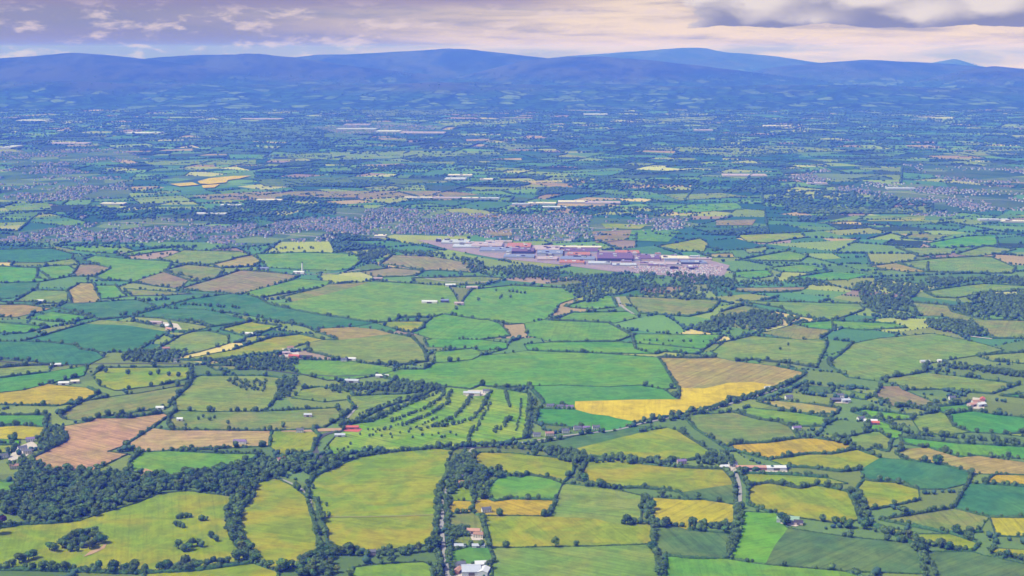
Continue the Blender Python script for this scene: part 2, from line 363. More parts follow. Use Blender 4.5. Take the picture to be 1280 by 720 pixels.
# ---- weld the outlines together so neighbouring fields share one boundary
def tol(y): return max(3.2, min(10.5, 3.2 + (y - 300) / 45))
clus = []                                   # [x, y, n, set(polys)]
for i, f in enumerate(FIELDS):
    f['ids'] = []
    for (x, y) in f['pts']:
        best, bd = None, 1e9
        for k, c in enumerate(clus):
            if i in c[3]: continue
            d = math.hypot(c[0] - x, 1.5 * (c[1] - y))
            if d < tol(y) and d < bd: best, bd = k, d
        if best is None:
            clus.append([x, y, 1, {i}]); best = len(clus) - 1
        else:
            c = clus[best]; c[0] = (c[0] * c[2] + x) / (c[2] + 1); c[1] = (c[1] * c[2] + y) / (c[2] + 1); c[2] += 1; c[3].add(i)
        f['ids'].append(best)
for _ in range(2):
    for i, f in enumerate(FIELDS):
        xs = [clus[k][0] for k in f['ids']]; ys = [clus[k][1] for k in f['ids']]
        bx = (min(xs) - 12, max(xs) + 12, min(ys) - 9, max(ys) + 9)
        for k, c in enumerate(clus):
            if k in f['ids'] or not (bx[0] < c[0] < bx[1] and bx[2] < c[1] < bx[3]): continue
            best, bd = None, tol(c[1]) * .95
            n = len(f['ids'])
            for e in range(n):
                a, b = clus[f['ids'][e]], clus[f['ids'][(e + 1) % n]]
                dx, dy = b[0] - a[0], 1.5 * (b[1] - a[1]); l2 = dx * dx + dy * dy
                if l2 < 1: continue
                t = ((c[0] - a[0]) * dx + 1.5 * (c[1] - a[1]) * dy) / l2
                if not .06 < t < .94: continue
                d = math.hypot(a[0] + t * dx - c[0], 1.5 * a[1] + t * dy - 1.5 * c[1])
                if d < bd: best, bd = e, d
            if best is not None: f['ids'].insert(best + 1, k)
# boundary paths in metres, slightly wandering, one per welded edge
CP = [at(c[0], c[1]) for c in clus]
EDGE = {}
def edge_path(a, b):
    key = (min(a, b), max(a, b))
    if key not in EDGE:
        p, q = CP[key[0]], CP[key[1]]
        ln = math.hypot(q[0] - p[0], q[1] - p[1]); n = max(1, int(ln / 28))
        nx, ny = -(q[1] - p[1]) / (ln + 1e-6), (q[0] - p[0]) / (ln + 1e-6)
        r = random.Random(key[0] * 7919 + key[1]); pts = []; bow = r.uniform(-.012, .012) * ln
        for k in range(n + 1):
            t = k / n; o = math.sin(math.pi * t) * bow + (0 if k in (0, n) else r.uniform(-.7, .7))
            pts.append((p[0] + t * (q[0] - p[0]) + nx * o, p[1] + t * (q[1] - p[1]) + ny * o))
        EDGE[key] = pts
    pts = EDGE[key]
    return pts if a < b else pts[::-1]
use = {}
for i, f in enumerate(FIELDS):
    n = len(f['ids'])
    for e in range(n): use.setdefault(frozenset((f['ids'][e], f['ids'][(e + 1) % n])), set()).add(i)
for i, f in enumerate(FIELDS):
    ring = []; n = len(f['ids'])
    for e in range(n): ring += edge_path(f['ids'][e], f['ids'][(e + 1) % n])[:-1]
    f['ring'] = ring
    cx = sum(p[0] for p in ring) / len(ring); cy = sum(p[1] for p in ring) / len(ring); f['cen'] = (cx, cy)
    pp = [(clus[k][0], clus[k][1]) for k in f['ids']]; f['px'] = pp
    f['pc'] = ((min(p[0] for p in pp) + max(p[0] for p in pp)) / 2, (min(p[1] for p in pp) + max(p[1] for p in pp)) / 2)
    f['pe'] = (max(p[0] for p in pp) - min(p[0] for p in pp), max(p[1] for p in pp) - min(p[1] for p in pp))
    tris = tessellate_polygon([[Vector((x - cx, y - cy, 0)) for x, y in ring]])
    fs = []
    for a, b, c in tris:
        A, B, C = ring[a], ring[b], ring[c]
        s = (B[0] - A[0]) * (C[1] - A[1]) - (B[1] - A[1]) * (C[0] - A[0])
        fs.append((a, b, c) if s > 0 else (a, c, b))
    o = mesh_obj(f['name'], [(x - cx, y - cy, 0) for x, y in ring], fs, CM[f['crop']], None, (cx, cy, .45 + .05 * (i % 9)))
    tag(o, kind='structure')

# point-in-polygon in survey coordinates
def inside(pts, poly):
    pts = np.asarray(pts, float); x, y = pts[:, 0], pts[:, 1]; r = np.zeros(len(pts), bool)
    n = len(poly)
    for i in range(n):
        (x1, y1), (x2, y2) = poly[i], poly[(i + 1) % n]
        if y1 == y2: continue
        c = ((y1 > y) != (y2 > y)) & (x < (x2 - x1) * (y - y1) / (y2 - y1) + x1); r ^= c
    return r
def px_arr(XY):
    XY = np.asarray(XY, float); f = XY[:, 1] * cp + H * sp; up = XY[:, 1] * sp - H * cp
    return np.stack([640 + F * XY[:, 0] / f, 360 - F * up / f], 1)

# ------------------------------------------------------------------ towns, woods, works: outlines
TOWNS = [('dense housing estate on the left', '0,296 30,292 80,284 150,276 240,274 250,299 200,304 100,302 0,303', .80),
         ('housing estate right of the left town', '245,285 320,280 320,308 262,305', .55),
         ('small estate left of the white tower', '320,290 345,285 400,290 425,300 400,304 330,302', .85),
         ('long estate behind the factory', '330,282 390,272 420,263 500,261 560,266 640,270 640,301 600,297 540,295 480,301 440,296 400,290', .72),
         ('dense estate behind the factory centre', '640,270 700,268 760,272 768,290 720,302 640,301', .85),
         ('small estate right of the factory', '810,276 860,272 852,285 820,287', .7),
         ('dense estate behind the factory right', '765,279 800,270 862,267 862,286 800,290 768,297', .6),
         ('far right town', '1040,236 1090,228 1200,232 1290,236 1290,264 1220,265 1140,254', .6),
         ('far small village', '985,222 1030,212 1062,220 1020,230', .5),
         ('far left suburb', '0,213 60,208 150,222 170,246 60,252 0,250', .35),
         ('far right hamlet', '1130,270 1200,262 1195,271', .5),
         ('farther left suburb', '0,190 150,186 190,200 60,208 0,206', .25),
         ('farther middle suburb', '390,160 480,152 560,158 520,168 430,168', .25),
         ('farther right town', '1120,205 1290,210 1290,232 1180,226', .25)]
TOWNS = [(a, P(s), d) for a, s, d in TOWNS]
CAMPUS = P('520,300 600,302 700,309 800,317 870,321 912,332 905,345 860,347 760,339 700,331 620,323 560,312')
WOODS = [  # label, outline, spacing m, size range, leaf
    ('dense wood at the lower left', '18,620 20,598 45,592 100,589 160,594 200,599 250,592 300,582 345,576 380,573 405,576 425,571 436,575 400,587 390,593 360,592 350,599 320,604 292,619 240,613 200,614 172,627 130,640 100,650 40,654 22,650 0,640 0,625', 11.5, (10, 17)),
    ('dark plantation beside the farm', '560,661 586,660 588,671 562,673', 6, (7, 9)),
    ('copse at the bottom lane', '372,722 378,702 400,692 416,694 415,722', 10, (11, 16)),
    ('tree clump in rough pasture', '76,692 78,684 92,671 108,664 118,664 124,672 130,680 108,689', 11, (10, 16)),
    ('dark wood in the centre right', '875,407 900,397 940,391 985,395 1000,400 960,412 930,420 880,416 858,410', 11, (9, 15)),
    ('long right hand wood', '1062,356 1120,351 1160,349 1290,348 1290,358 1220,352 1155,362 1138,375 1150,395 1130,402 1085,388', 11, (9, 14)),
    ('right edge wood', '1200,376 1240,363 1290,364 1290,400 1220,398 1188,388', 11, (10, 16)),
    ('wood above the broad olive field', '1152,403 1215,402 1236,420 1205,422 1165,411', 11, (9, 14)),
    ('river wood', '700,360 770,350 800,350 805,362 745,377 735,380', 11, (8, 14)),
    ('river wood', '800,341 918,347 916,371 860,376 805,370', 12, (7, 13)),
    ('river wood', '400,310 440,318 470,312 560,318 640,338 720,345 790,344 780,353 690,352 640,350 590,341 570,325 490,317 460,330 440,322', 13, (8, 14)),
    ('river wood', '918,352 1060,350 1062,358 920,358', 13, (7, 12)),
    ('far wood', '50,262 150,258 230,262 235,274 120,275 50,270', 21, (9, 14)),
    ('far wood', '235,262 330,252 420,248 420,270 380,276 300,278 240,276', 21, (8, 14)),
    ('far wood', '960,238 1080,240 1170,256 1160,268 1000,268 960,260', 21, (9, 14)),
    ('far wood', '600,262 760,258 880,266 860,272 620,270', 20, (8, 14)),
    ('far wood', '700,225 900,225 930,236 720,238', 24, (8, 14)), ('far wood', '430,208 600,206 620,213 440,215', 28, (9, 14)),
    ('far wood', '0,304 120,306 240,308 400,311 330,314 0,308', 16, (7, 12)), ('far wood', '930,225 1000,232 970,244 900,240', 24, (9, 14)),
    ('dark strip plantation at right', '1176,452 1290,469 1290,474 1172,459', 7.5, (8, 10)),
    ('hedge belt beside the golf course', '661,498 671,498 668,520 664,548 655,548 657,520', 8, (5, 8)),
    ('tree belt below the olive triangle', '680,567 690,561 720,566 740,574 800,574 838,580 838,584 780,580 700,578', 10, (9, 14)),
    ('copse around the lane cottages', '564,592 600,584 612,592 604,606 606,625 590,625 588,612 572,612 560,622 558,606', 10, (8, 13)),
    ('copse by the long barn', '872,580 888,568 915,570 918,584', 10, (9, 14)),
    ('copse at the crossroads', '556,600 566,575 580,562 596,580 590,590 575,600', 10, (8, 13)),
    ('wood by the village', '26,596 10,582 30,572 55,580 58,590', 10, (7, 11)), ('wood by the village', '45,548 66,535 84,546 80,554 48,568', 9.5, (7, 11)),
    ('grey green scrub', '600,335 660,332 720,342 660,346', 14, (6, 10)),
    ('trees of the orchard meadow', '280,474 335,476 330,490 300,488', 13, (6, 9)), ('trees of the orchard meadow', '345,478 375,474 362,496 345,502', 10, (8, 12)),
    ('wood above the golf course', '400,484 440,481 530,480 560,487 520,494 470,488 420,492', 11, (7, 11)),
    ('copse at the white farm', '160,440 235,440 225,454 150,452', 11, (8, 13)),
    ('wood north of orchard meadow', '260,453 350,446 375,455 350,465 300,462', 12, (7, 11)),
]
WOODS = [(a, P(s), d, z) for a, s, d, z in WOODS]
# belts of trees: label, polyline, half width px, spacing m, size
BELTS = [('broad tree belt on the lower left', '320,606 300,622 289,642 293,665 306,690 315,702', 7.5, 8.5, (9, 14)),
         ('trees west of the straight lane', '578,570 562,590 550,612 546,640 545,668 548,695 552,722', 3.5, 8.5, (7, 12)),
         ('trees east of the straight lane', '592,572 574,598 562,618 559,640 560,662 564,690 568,722', 3, 11, (7, 11)),
         ('hedge trees along the bottom lane', '345,718 372,707 400,696 430,693 470,697 510,693 545,687', 4, 9, (9, 14)),
         ('row of trees at the bottom left', '0,710 40,712 100,714 150,714 200,714 260,708 312,700', 3, 8.5, (8, 14)),
         ('row of golf course trees', '462,529 480,522 500,512 520,503 540,495 555,487', 1.2, 8, (6, 8)), ('row of golf course trees', '487,528 510,520 535,510 552,498 556,490', 1.6, 8, (6, 9)),
         ('row of golf course trees', '502,533 520,527 540,518 560,505 563,490', 2, 8, (6, 9)), ('row of golf course trees', '521,540 545,533 565,525 580,510 590,497', 2.4, 8, (6, 10)),
         ('row of golf course trees', '545,535 573,530 592,524 600,512 610,500 612,492', 2.4, 8, (6, 10)), ('row of golf course trees', '596,540 600,528 608,515 614,505', 1.2, 10, (5, 7)), ('row of golf course trees', '470,541 490,534 512,528 530,520', .8, 11, (4.5, 6.5)), ('row of golf course trees', '512,538 530,531 548,522', .8, 10, (4.5, 6.5)), ('row of golf course trees', '448,520 470,511 490,503 505,497', 1, 10, (5, 8)), ('row of golf course trees', '645,540 650,520 652,500', .8, 12, (4.5, 6.5)), ('row of golf course trees', '617,542 630,532 640,522', 3, 8, (7, 10)),
         ('row of golf course trees', '632,490 634,500 637,510', 1.2, 7, (6, 8)), ('row of golf course trees', '584,556 588,545 592,535', 2.2, 8, (6, 9)),
         ('trees beside the rapeseed lane', '800,530 840,525 880,516 930,501 975,486 1005,470', 2.2, 10, (6, 11)),
         ('trees south of golf course', '430,575 470,568 520,563 580,558 630,560 680,564', 2.2, 9, (6, 11)),
         ('tree row across the green field', '802,426 840,427 880,428 895,427', .6, 16, (6, 8)),
         ('tree row beside teal fields', '145,395 175,392 200,386 230,381 300,386', 1.5, 12, (8, 12)),
         ('tree row beside teal fields', '320,400 345,404 370,405 390,412', 2, 10, (8, 12)),
         ('small plantation by the town', '163,321 190,320 216,318', 2.5, 13, (8, 12)),
         ('trees of the right hand hedge belt', '1022,546 1040,552 1060,557 1078,562', 3, 9, (7, 12)),
         ('trees above green barn', '1028,652 1045,654 1062,660 1080,662 1088,656', 3.5, 9, (8, 13)), ('trees of right hand lane', '1068,616 1072,628 1080,640 1088,650', 3, 8.5, (8, 12)),
         ('trees between lime and square fields', '925,632 925,655 920,675 910,695', 3.4, 8.5, (8, 12)),
         ('trees right of the dark dull field', '1148,682 1155,695 1165,712 1170,722', 3.4, 8.5, (8, 12)), ('row of trees in mid pasture', '806,622 809,636 808,650', 2.8, 8, (8, 11)),
         ('trees below sloping pasture', '770,656 790,655 806,655 830,659 870,660 915,662', 2.2, 8.5, (8, 13)), ('row of trees by dull square field', '812,682 822,695 828,712', 2.2, 8, (8, 11)),
         ('trees near the tan triangle', '1112,510 1135,509 1160,514', 2.6, 8, (8, 12)), ('hedge trees of right hand strip', '1110,536 1150,545 1200,548 1250,553 1285,558', 2, 9, (8, 12)),
         ('hedge trees of lower right strip', '1090,664 1130,672 1150,680 1200,690', 2.6, 8.5, (8, 13))]
BELTS = [(a, P(s), w, d, z) for a, s, w, d, z in BELTS]
SINGLE = [(x, y, s, l) for l, s, q in [
    ('lone round tree in parkland', 12, '132,466 160,468 188,469 198,468 211,470 223,471 236,471'),
    ('small tree on the golf course', 5.5, '460,538 466,538 472,538 480,538 487,538 450,544 462,546 477,546 488,544 490,548 500,542 511,541 524,537 535,536 528,545 540,545 548,543 556,547 563,542 411,562 422,563 430,562 435,560 438,556 466,545 516,548 552,548 570,545'),
    ('lone tree in bright pasture', 10, '620,364 625,374 627,372 638,372'), ('tree of small row in bright pasture', 9, '637,365 641,365 646,366 651,367 656,367'),
    ('tree of the pasture bush group', 9, '222,649 227,648 233,647 238,647 220,658 225,659 229,660 252,651 258,651'),
    ('tree of the lower pasture group', 12, '223,686 230,690 236,688 240,684 248,681 252,684 264,673 270,677 286,664 288,672'),
    ('dark tree at pasture edge', 13, '62,688 68,690 82,681 30,702 42,698 24,704 36,700'),
    ('slim tree beside the farm track', 10, '408,633 411,646 384,606 391,611'), ('lone tree by the white barn', 11, '553,376 570,387 598,376'),
    ('tree by the lone field house', 8, '992,532 996,531 1005,543'), ('round bush in rough pasture', 8, '248,525 254,522 262,526 268,523 285,530 232,533'),
    ('lone dark tree by the rough pasture', 12, '354,534'), ('lone tree in mid right field', 8, '975,437 985,432'),
] for x, y in P(q)]

# ------------------------------------------------------------------ trees
def leaf_quads(r, c, rad, n, size):
    """n leaf-clump quads spread through a lump"""
    d = r.normal(size=(n, 3)); d /= np.linalg.norm(d, axis=1)[:, None]; d[:, 2] = np.where(d[:, 2] < -.35, -d[:, 2], d[:, 2])
    p = np.asarray(c) + d * np.asarray(rad) * r.uniform(.72, 1.12, size=(n, 1))
    nrm = d + r.normal(size=(n, 3)) * .45; nrm /= np.linalg.norm(nrm, axis=1)[:, None]
    t = np.cross(nrm, r.normal(size=(n, 3))); t /= np.linalg.norm(t, axis=1)[:, None]; b = np.cross(nrm, t)
    s = r.uniform(.6, 1.3, size=(n, 1)) * size
    V = np.stack([p - t * s - b * s * .8, p + t * s - b * s * .6, p + t * s * .8 + b * s, p - t * s * .7 + b * s * .8], 1).reshape(-1, 3)
    return V
ICO = {}
def ico(sub):
    if sub not in ICO:
        bm = bmesh.new(); bmesh.ops.create_icosphere(bm, subdivisions=sub, radius=1)
        ICO[sub] = (np.array([v.co[:] for v in bm.verts]), np.array([[v.index for v in f.verts] for f in bm.faces])); bm.free()
    return ICO[sub]
def crown_mesh(name, seed, hgt, wid, nq, mat, tall=False):
    """a crown of unit tree height 1.0: lumps of leaf quads round limbs, centre at about .6"""
    r = np.random.default_rng(seed); nl = 9 if not tall else 7
    Vq = []; core = []
    for k in range(nl):
        a = r.uniform(0, 6.283); q = r.uniform(.25, .62) if k else 0
        zc = r.uniform(.34, .80) if k else .60
        taper = 1 - .55 * max(0, zc - .5) / .35
        c = np.array([math.cos(a) * q * wid * taper * .75, math.sin(a) * q * wid * taper * .75, zc])
        rad = np.array([1, 1, .85]) * r.uniform(.16, .25) * (wid / .5 if not tall else 1)
        if tall: rad[:2] *= .75
        c[2] = min(c[2], 1 - rad[2])
        Vq.append(leaf_quads(r, c, rad, nq // nl, .052 if not tall else .045)); core.append((c, rad * .86))
    Vq = np.concatenate(Vq); Fq = np.arange(len(Vq)).reshape(-1, 4)
    iv, if_ = ico(1); V = [Vq]; Ft = []; off = len(Vq)
    for c, rad in core:
        V.append(iv * rad * r.uniform(.85, 1.08, size=(len(iv), 1)) + c); Ft.append(np.concatenate([if_, if_[:, 2:]], 1) + off); off += len(iv)
    V = np.concatenate(V)
    me = bpy.data.meshes.new(name)
    fl = [tuple(f) for f in Fq] + [tuple(f[:3]) for f in np.concatenate(Ft)]
    me.from_pydata(V.tolist(), [], fl); me.materials.append(mat)
    return me
def trunk_mesh(name, seed):
    r = random.Random(seed); vs, fs = [], []
    def limb(a, b, ra, rb):
        a, b = Vector(a), Vector(b); d = (b - a).normalized(); s = d.orthogonal().normalized(); t = d.cross(s); o = len(vs)
        for p, q in ((a, ra), (b, rb)):
            for k in range(7): an = k / 7 * 6.283; vs.append(tuple(p + (s * math.cos(an) + t * math.sin(an)) * q))
        for k in range(7): fs.append((o + k, o + (k + 1) % 7, o + 7 + (k + 1) % 7, o + 7 + k))
    limb((0, 0, -.02), (0, 0, .34), .040, .028); limb((0, 0, .33), (.02, .01, .72), .028, .010)
    for k in range(4):
        a = k * 1.6 + r.uniform(0, .6); limb((0, 0, .28 + .05 * k), (math.cos(a) * .2, math.sin(a) * .2, .5 + .07 * k), .018, .006)
    me = bpy.data.meshes.new(name); me.from_pydata(vs, [], fs); me.materials.append(BARK); return me
NV = 7
CROWNS = [crown_mesh('crown', 100 + k, 1, (.56, .62, .48, .66, .52, .58, .44)[k], 460, (LEAFD, LEAF, LEAFY, LEAFD, LEAF, LEAF, LEAFY)[k], k == 6) for k in range(NV)]
PURPLE = crown_mesh('crown', 300, 1, .6, 460, LEAFP); PALE = crown_mesh('crown', 301, 1, .34, 420, BLOSS, True)
TRUNKS = [trunk_mesh('trunk', k) for k in range(3)]
TREES = []      # x, y, size, label key, group, px row
def add_tree(x, y, s, key, kind='w', var=None):
    if kind in 'hb' and not (isinstance(key, str) and 'golf' in key): s *= (1.14 if y < 3300 else .95) * random.uniform(.75, 1.2)
    q = to_px(x, y)
    TREES.append(dict(x=x, y=y, s=s, key=key, kind=kind, px=q, inf=(-4 < q[0] < 1284 and q[1] < 726 + 0), d=math.hypot(y, H), var=var))
def fill_wood(lab, poly, sp_, size):
    g = [at(px, py) for px, py in poly]
    x0, x1 = min(p[0] for p in g), max(p[0] for p in g); y0, y1 = min(p[1] for p in g), max(p[1] for p in g)
    nx, ny = int((x1 - x0) / sp_) + 1, int((y1 - y0) / sp_) + 1
    gx, gy = np.meshgrid(np.arange(nx), np.arange(ny)); 
    XY = np.stack([x0 + (gx.ravel() + (gy.ravel() % 2) * .5) * sp_, y0 + gy.ravel() * sp_], 1) + rng.normal(size=(nx * ny, 2)) * sp_ * .28
    m = inside(px_arr(XY), poly); XY = XY[m]
    thin = .5 if lab in ('river wood', 'far wood') else .36 if 'right' in lab else 0
    for x, y in XY:
        if thin and mnoise.noise(Vector((x * .011, y * .006, 4))) * .9 + .45 < random.random() * thin * 2: continue
        add_tree(x, y, random.uniform(*size) * (.7 if random.random() < .2 else 1), lab, 'w')
for lab, poly, s, z in WOODS: fill_wood(lab, poly, s, z)
for lab, line, w, s, z in BELTS:
    for a, b in zip(line, line[1:]):
        A, B = at(*a), at(*b); ln = math.hypot(B[0] - A[0], B[1] - A[1]); n = max(1, int(ln / s))
        rows = max(1, int(round(w * .9 * A[1] / F * 2 / 9)))
        for k in range(n):
            for _ in range(rows):
                t = (k + random.random()) / n
                px = a[0] + t * (b[0] - a[0]) + random.uniform(-w, w); py = a[1] + t * (b[1] - a[1]) + random.uniform(-w, w) * .3
                x, y = at(px, py); add_tree(x, y, random.uniform(*z), lab, 'b')
for x, y, s, lab in SINGLE:
    X, Y = at(x, y); add_tree(X, Y, s * random.uniform(.85, 1.2), lab, 's')
X, Y = at(-4, 668); add_tree(X, Y, 26, 'great copper leaved purple tree at the left edge', 's', 'P')
X, Y = at(3, 655); add_tree(X, Y, 15, 'smaller purple leaved tree behind the great purple tree', 's', 'P')
X, Y = at(422, 716); add_tree(X, Y, 13, 'pale yellow green slim tree by the bottom copse', 's', 'L')

# ------------------------------------------------------------------ hedgerows from the welded boundaries
HEDGES = []
FAR = {'left': 'left', 'right': 'right'}
def side_of(f, px, py):
    dx = (px - f['pc'][0]) / max(f['pe'][0], 1); dy = (py - f['pc'][1]) / max(f['pe'][1], 1)
    if abs(dx) > abs(dy): return 'left' if dx < 0 else 'right'
    return 'far' if dy < 0 else 'near'
for i, f in enumerate(FIELDS):
    ids = f['ids']; n = len(ids); runs = []
    es = [(ids[e], ids[(e + 1) % n]) for e in range(n)]
    keyf = lambda e: tuple(sorted(use[frozenset(e)]))
    start = next((e for e in range(n) if keyf(es[e]) != keyf(es[e - 1])), 0)
    cur = None
    for q in range(n):
        e = es[(start + q) % n]; k = keyf(e)
        pm = ((clus[e[0]][0] + clus[e[1]][0]) / 2, (clus[e[0]][1] + clus[e[1]][1]) / 2)
        sd = side_of(f, *pm)
        kk = (k, sd if len(k) == 1 else '')
        if cur and cur[0] == kk: cur[1].append(e)
        else: cur = [kk, [e]]; runs.append(cur)
    for (k, sd), el in runs:
        if k[0] != i: continue
        if {FIELDS[j]['desc'] for j in k} in NOHEDGE: continue
        path = []
        for e in el: path += edge_path(*e)[(1 if path else 0):]
        pp = px_arr(path)
        if not ((pp[:, 0] > -8) & (pp[:, 0] < 1288) & (pp[:, 1] < 728)).any(): continue
        keep = (pp[:, 0] > -25) & (pp[:, 0] < 1305) & (pp[:, 1] < 735)
        path = [p for p, m in zip(path, keep) if m]
        if len(path) < 2: continue
        ln = sum(math.hypot(b[0] - a[0], b[1] - a[1]) for a, b in zip(path, path[1:]))
        if ln < 15: continue
        pm = px_arr(path).mean(0)
        HEDGES.append(dict(path=path, ln=ln, polys=k, px=pm, side=side_of(f, *pm), d=math.hypot(np.mean([p[1] for p in path]), H)))
STYLES = [('low clipped', 2.2, 1.7, .22), ('thick bushy', 4.6, 3.7, .70), ('tall overgrown', 6.2, 5.0, .90)]
def hedge_mesh(path, ln, h, w, seed, step=2.6, nq=9, loc=(0, 0)):
    r = np.random.default_rng(seed)
    # resample
    P_ = np.asarray(path) - np.asarray(loc); seg = np.hypot(*(P_[1:] - P_[:-1]).T); cum = np.concatenate([[0], np.cumsum(seg)])
    n = max(3, int(ln / step)); s = np.linspace(0, cum[-1], n)
    C = np.stack([np.interp(s, cum, P_[:, 0]), np.interp(s, cum, P_[:, 1])], 1)
    T = np.gradient(C, axis=0); T /= np.linalg.norm(T, axis=1)[:, None] + 1e-9; Nn = np.stack([-T[:, 1], T[:, 0]], 1)
    C = C + Nn * r.normal(size=(n, 1)) * .35
    amp = np.convolve(r.uniform(.45, 1.45, n + 6), np.ones(3) / 3, 'same')[3:n + 3]
    hh = h * amp; ww = w * (.6 + .4 * amp) * r.uniform(.8, 1.2, n)
    gap = np.convolve(r.uniform(0, 1, n + 8), np.ones(5) / 5, 'same')[4:n + 4] < .26       # worn thin places
    hh[gap] *= .35; ww[gap] *= .5
    prof = [(-1, 0), (-1.05, .42), (-.62, .88), (0, 1), (.62, .88), (1.05, .42), (1, 0)]
    V = np.zeros((n, 7, 3))
    for k, (a, b) in enumerate(prof):
        j = r.uniform(.82, 1.18, n)
        V[:, k, :2] = C + Nn * (ww * a * j * .86)[:, None]; V[:, k, 2] = hh * b * j * .9
    V[0, :, 2] *= .4; V[-1, :, 2] *= .4
    V = V.reshape(-1, 3); F_ = []
    idx = np.arange(n - 1)
    for k in range(6): F_.append(np.stack([idx * 7 + k, idx * 7 + k + 1, (idx + 1) * 7 + k + 1, (idx + 1) * 7 + k], 1))
    F_ = np.concatenate(F_)
    if nq:
        m = n * nq; ci = np.repeat(np.arange(n), nq)
        an = r.uniform(.05, math.pi - .05, m); d2 = np.stack([np.cos(an), np.sin(an)], 1)
        tt = r.uniform(-.6, .6, m) * step
        p = np.zeros((m, 3)); p[:, :2] = C[ci] + T[ci] * tt[:, None] + Nn[ci] * (d2[:, 0] * ww[ci] * r.uniform(.8, 1.15, m))[:, None]
        p[:, 2] = np.maximum(.3, d2[:, 1] * hh[ci] * r.uniform(.8, 1.18, m))
        nr = np.zeros((m, 3)); nr[:, :2] = Nn[ci] * d2[:, :1]; nr[:, 2] = d2[:, 1]; nr += r.normal(size=(m, 3)) * .4
        nr /= np.linalg.norm(nr, axis=1)[:, None]; t = np.cross(nr, r.normal(size=(m, 3))); t /= np.linalg.norm(t, axis=1)[:, None]; b = np.cross(nr, t)
        sz = r.uniform(.4, .95, (m, 1))
        Q = np.stack([p - t * sz - b * sz * .8, p + t * sz - b * sz * .6, p + t * sz * .8 + b * sz, p - t * sz * .7 + b * sz * .8], 1).reshape(-1, 3)
        F_ = np.concatenate([F_, np.arange(len(Q)).reshape(-1, 4) + len(V)]); V = np.concatenate([V, Q])
    return V, F_
rest_h = []
HEDGES.sort(key=lambda h: -(h['ln'] / h['d']))
names = {}
for rank, hd in enumerate(HEDGES):
    st = STYLES[random.choices((0, 1, 2), (.22, .46, .32))[0]]; hd['st'] = st
    f0 = FIELDS[hd['polys'][0]]
    if len(hd['polys']) > 1: lab = f"{st[0]} hedgerow between the {f0['desc']} and the {FIELDS[hd['polys'][1]]['desc']}"
    else: lab = f"{st[0]} hedgerow along the {hd['side']} edge of the {f0['desc']}"
    hd['lab'] = lab; names.setdefault(lab.split(' ', 2)[2], []).append(hd)
    # trees standing in the hedge
    cum = 0; nxt = random.uniform(0, 20)
    for a, b in zip(hd['path'], hd['path'][1:]):
        l = math.hypot(b[0] - a[0], b[1] - a[1])
        while nxt < cum + l:
            t = (nxt - cum) / l
            if random.random() < st[3] + .06:
                add_tree(a[0] + t * (b[0] - a[0]) + random.uniform(-1.5, 1.5), a[1] + t * (b[1] - a[1]) + random.uniform(-1.5, 1.5), random.choice((random.uniform(4, 7), random.uniform(5, 9), random.uniform(8, 12.5))), (hd['polys'][0], hd['side']), 'h')
            nxt += random.uniform(4.5, 11) * (3.2 if random.random() < .16 else 1)
        cum += l
ORD = ['leftmost', 'second from left', 'third from left', 'fourth from left', 'fifth from left', 'sixth from left', 'seventh from left', 'eighth from left']
for k, hs in names.items():
    if len(hs) > 1:
        hs.sort(key=lambda h: h['px'][0])
        for q, h in enumerate(hs):
            w = ['left hand', 'right hand'][q] if len(hs) == 2 else ('left hand', 'middle', 'right hand')[min(2, int(q * 3 / len(hs)))]
            h['lab'] = w + ' ' + h['lab']
for rank, hd in enumerate(HEDGES):
    if rank < 298:
        c = np.mean(np.asarray(hd['path']), 0)
        near = hd['d'] < 3600
        V, F_ = hedge_mesh(hd['path'], hd['ln'], hd['st'][1] * .82, hd['st'][2] * (.76 if near else .78), rank + 11, 2.6 if near else 4.0, 9 if near else 6, c)
        o = link('hedgerow', np_mesh('hedgerow', V, F_, HEDGE), None, (c[0], c[1], .4))
        w = hd['lab'].split()
        if len(w) > 16: hd['lab'] = ' '.join(x for x in w if x != 'the')
        tag(o, hd['lab'], 'hedgerow', 'hedgerows between the fields')
    else: rest_h.append(hd)

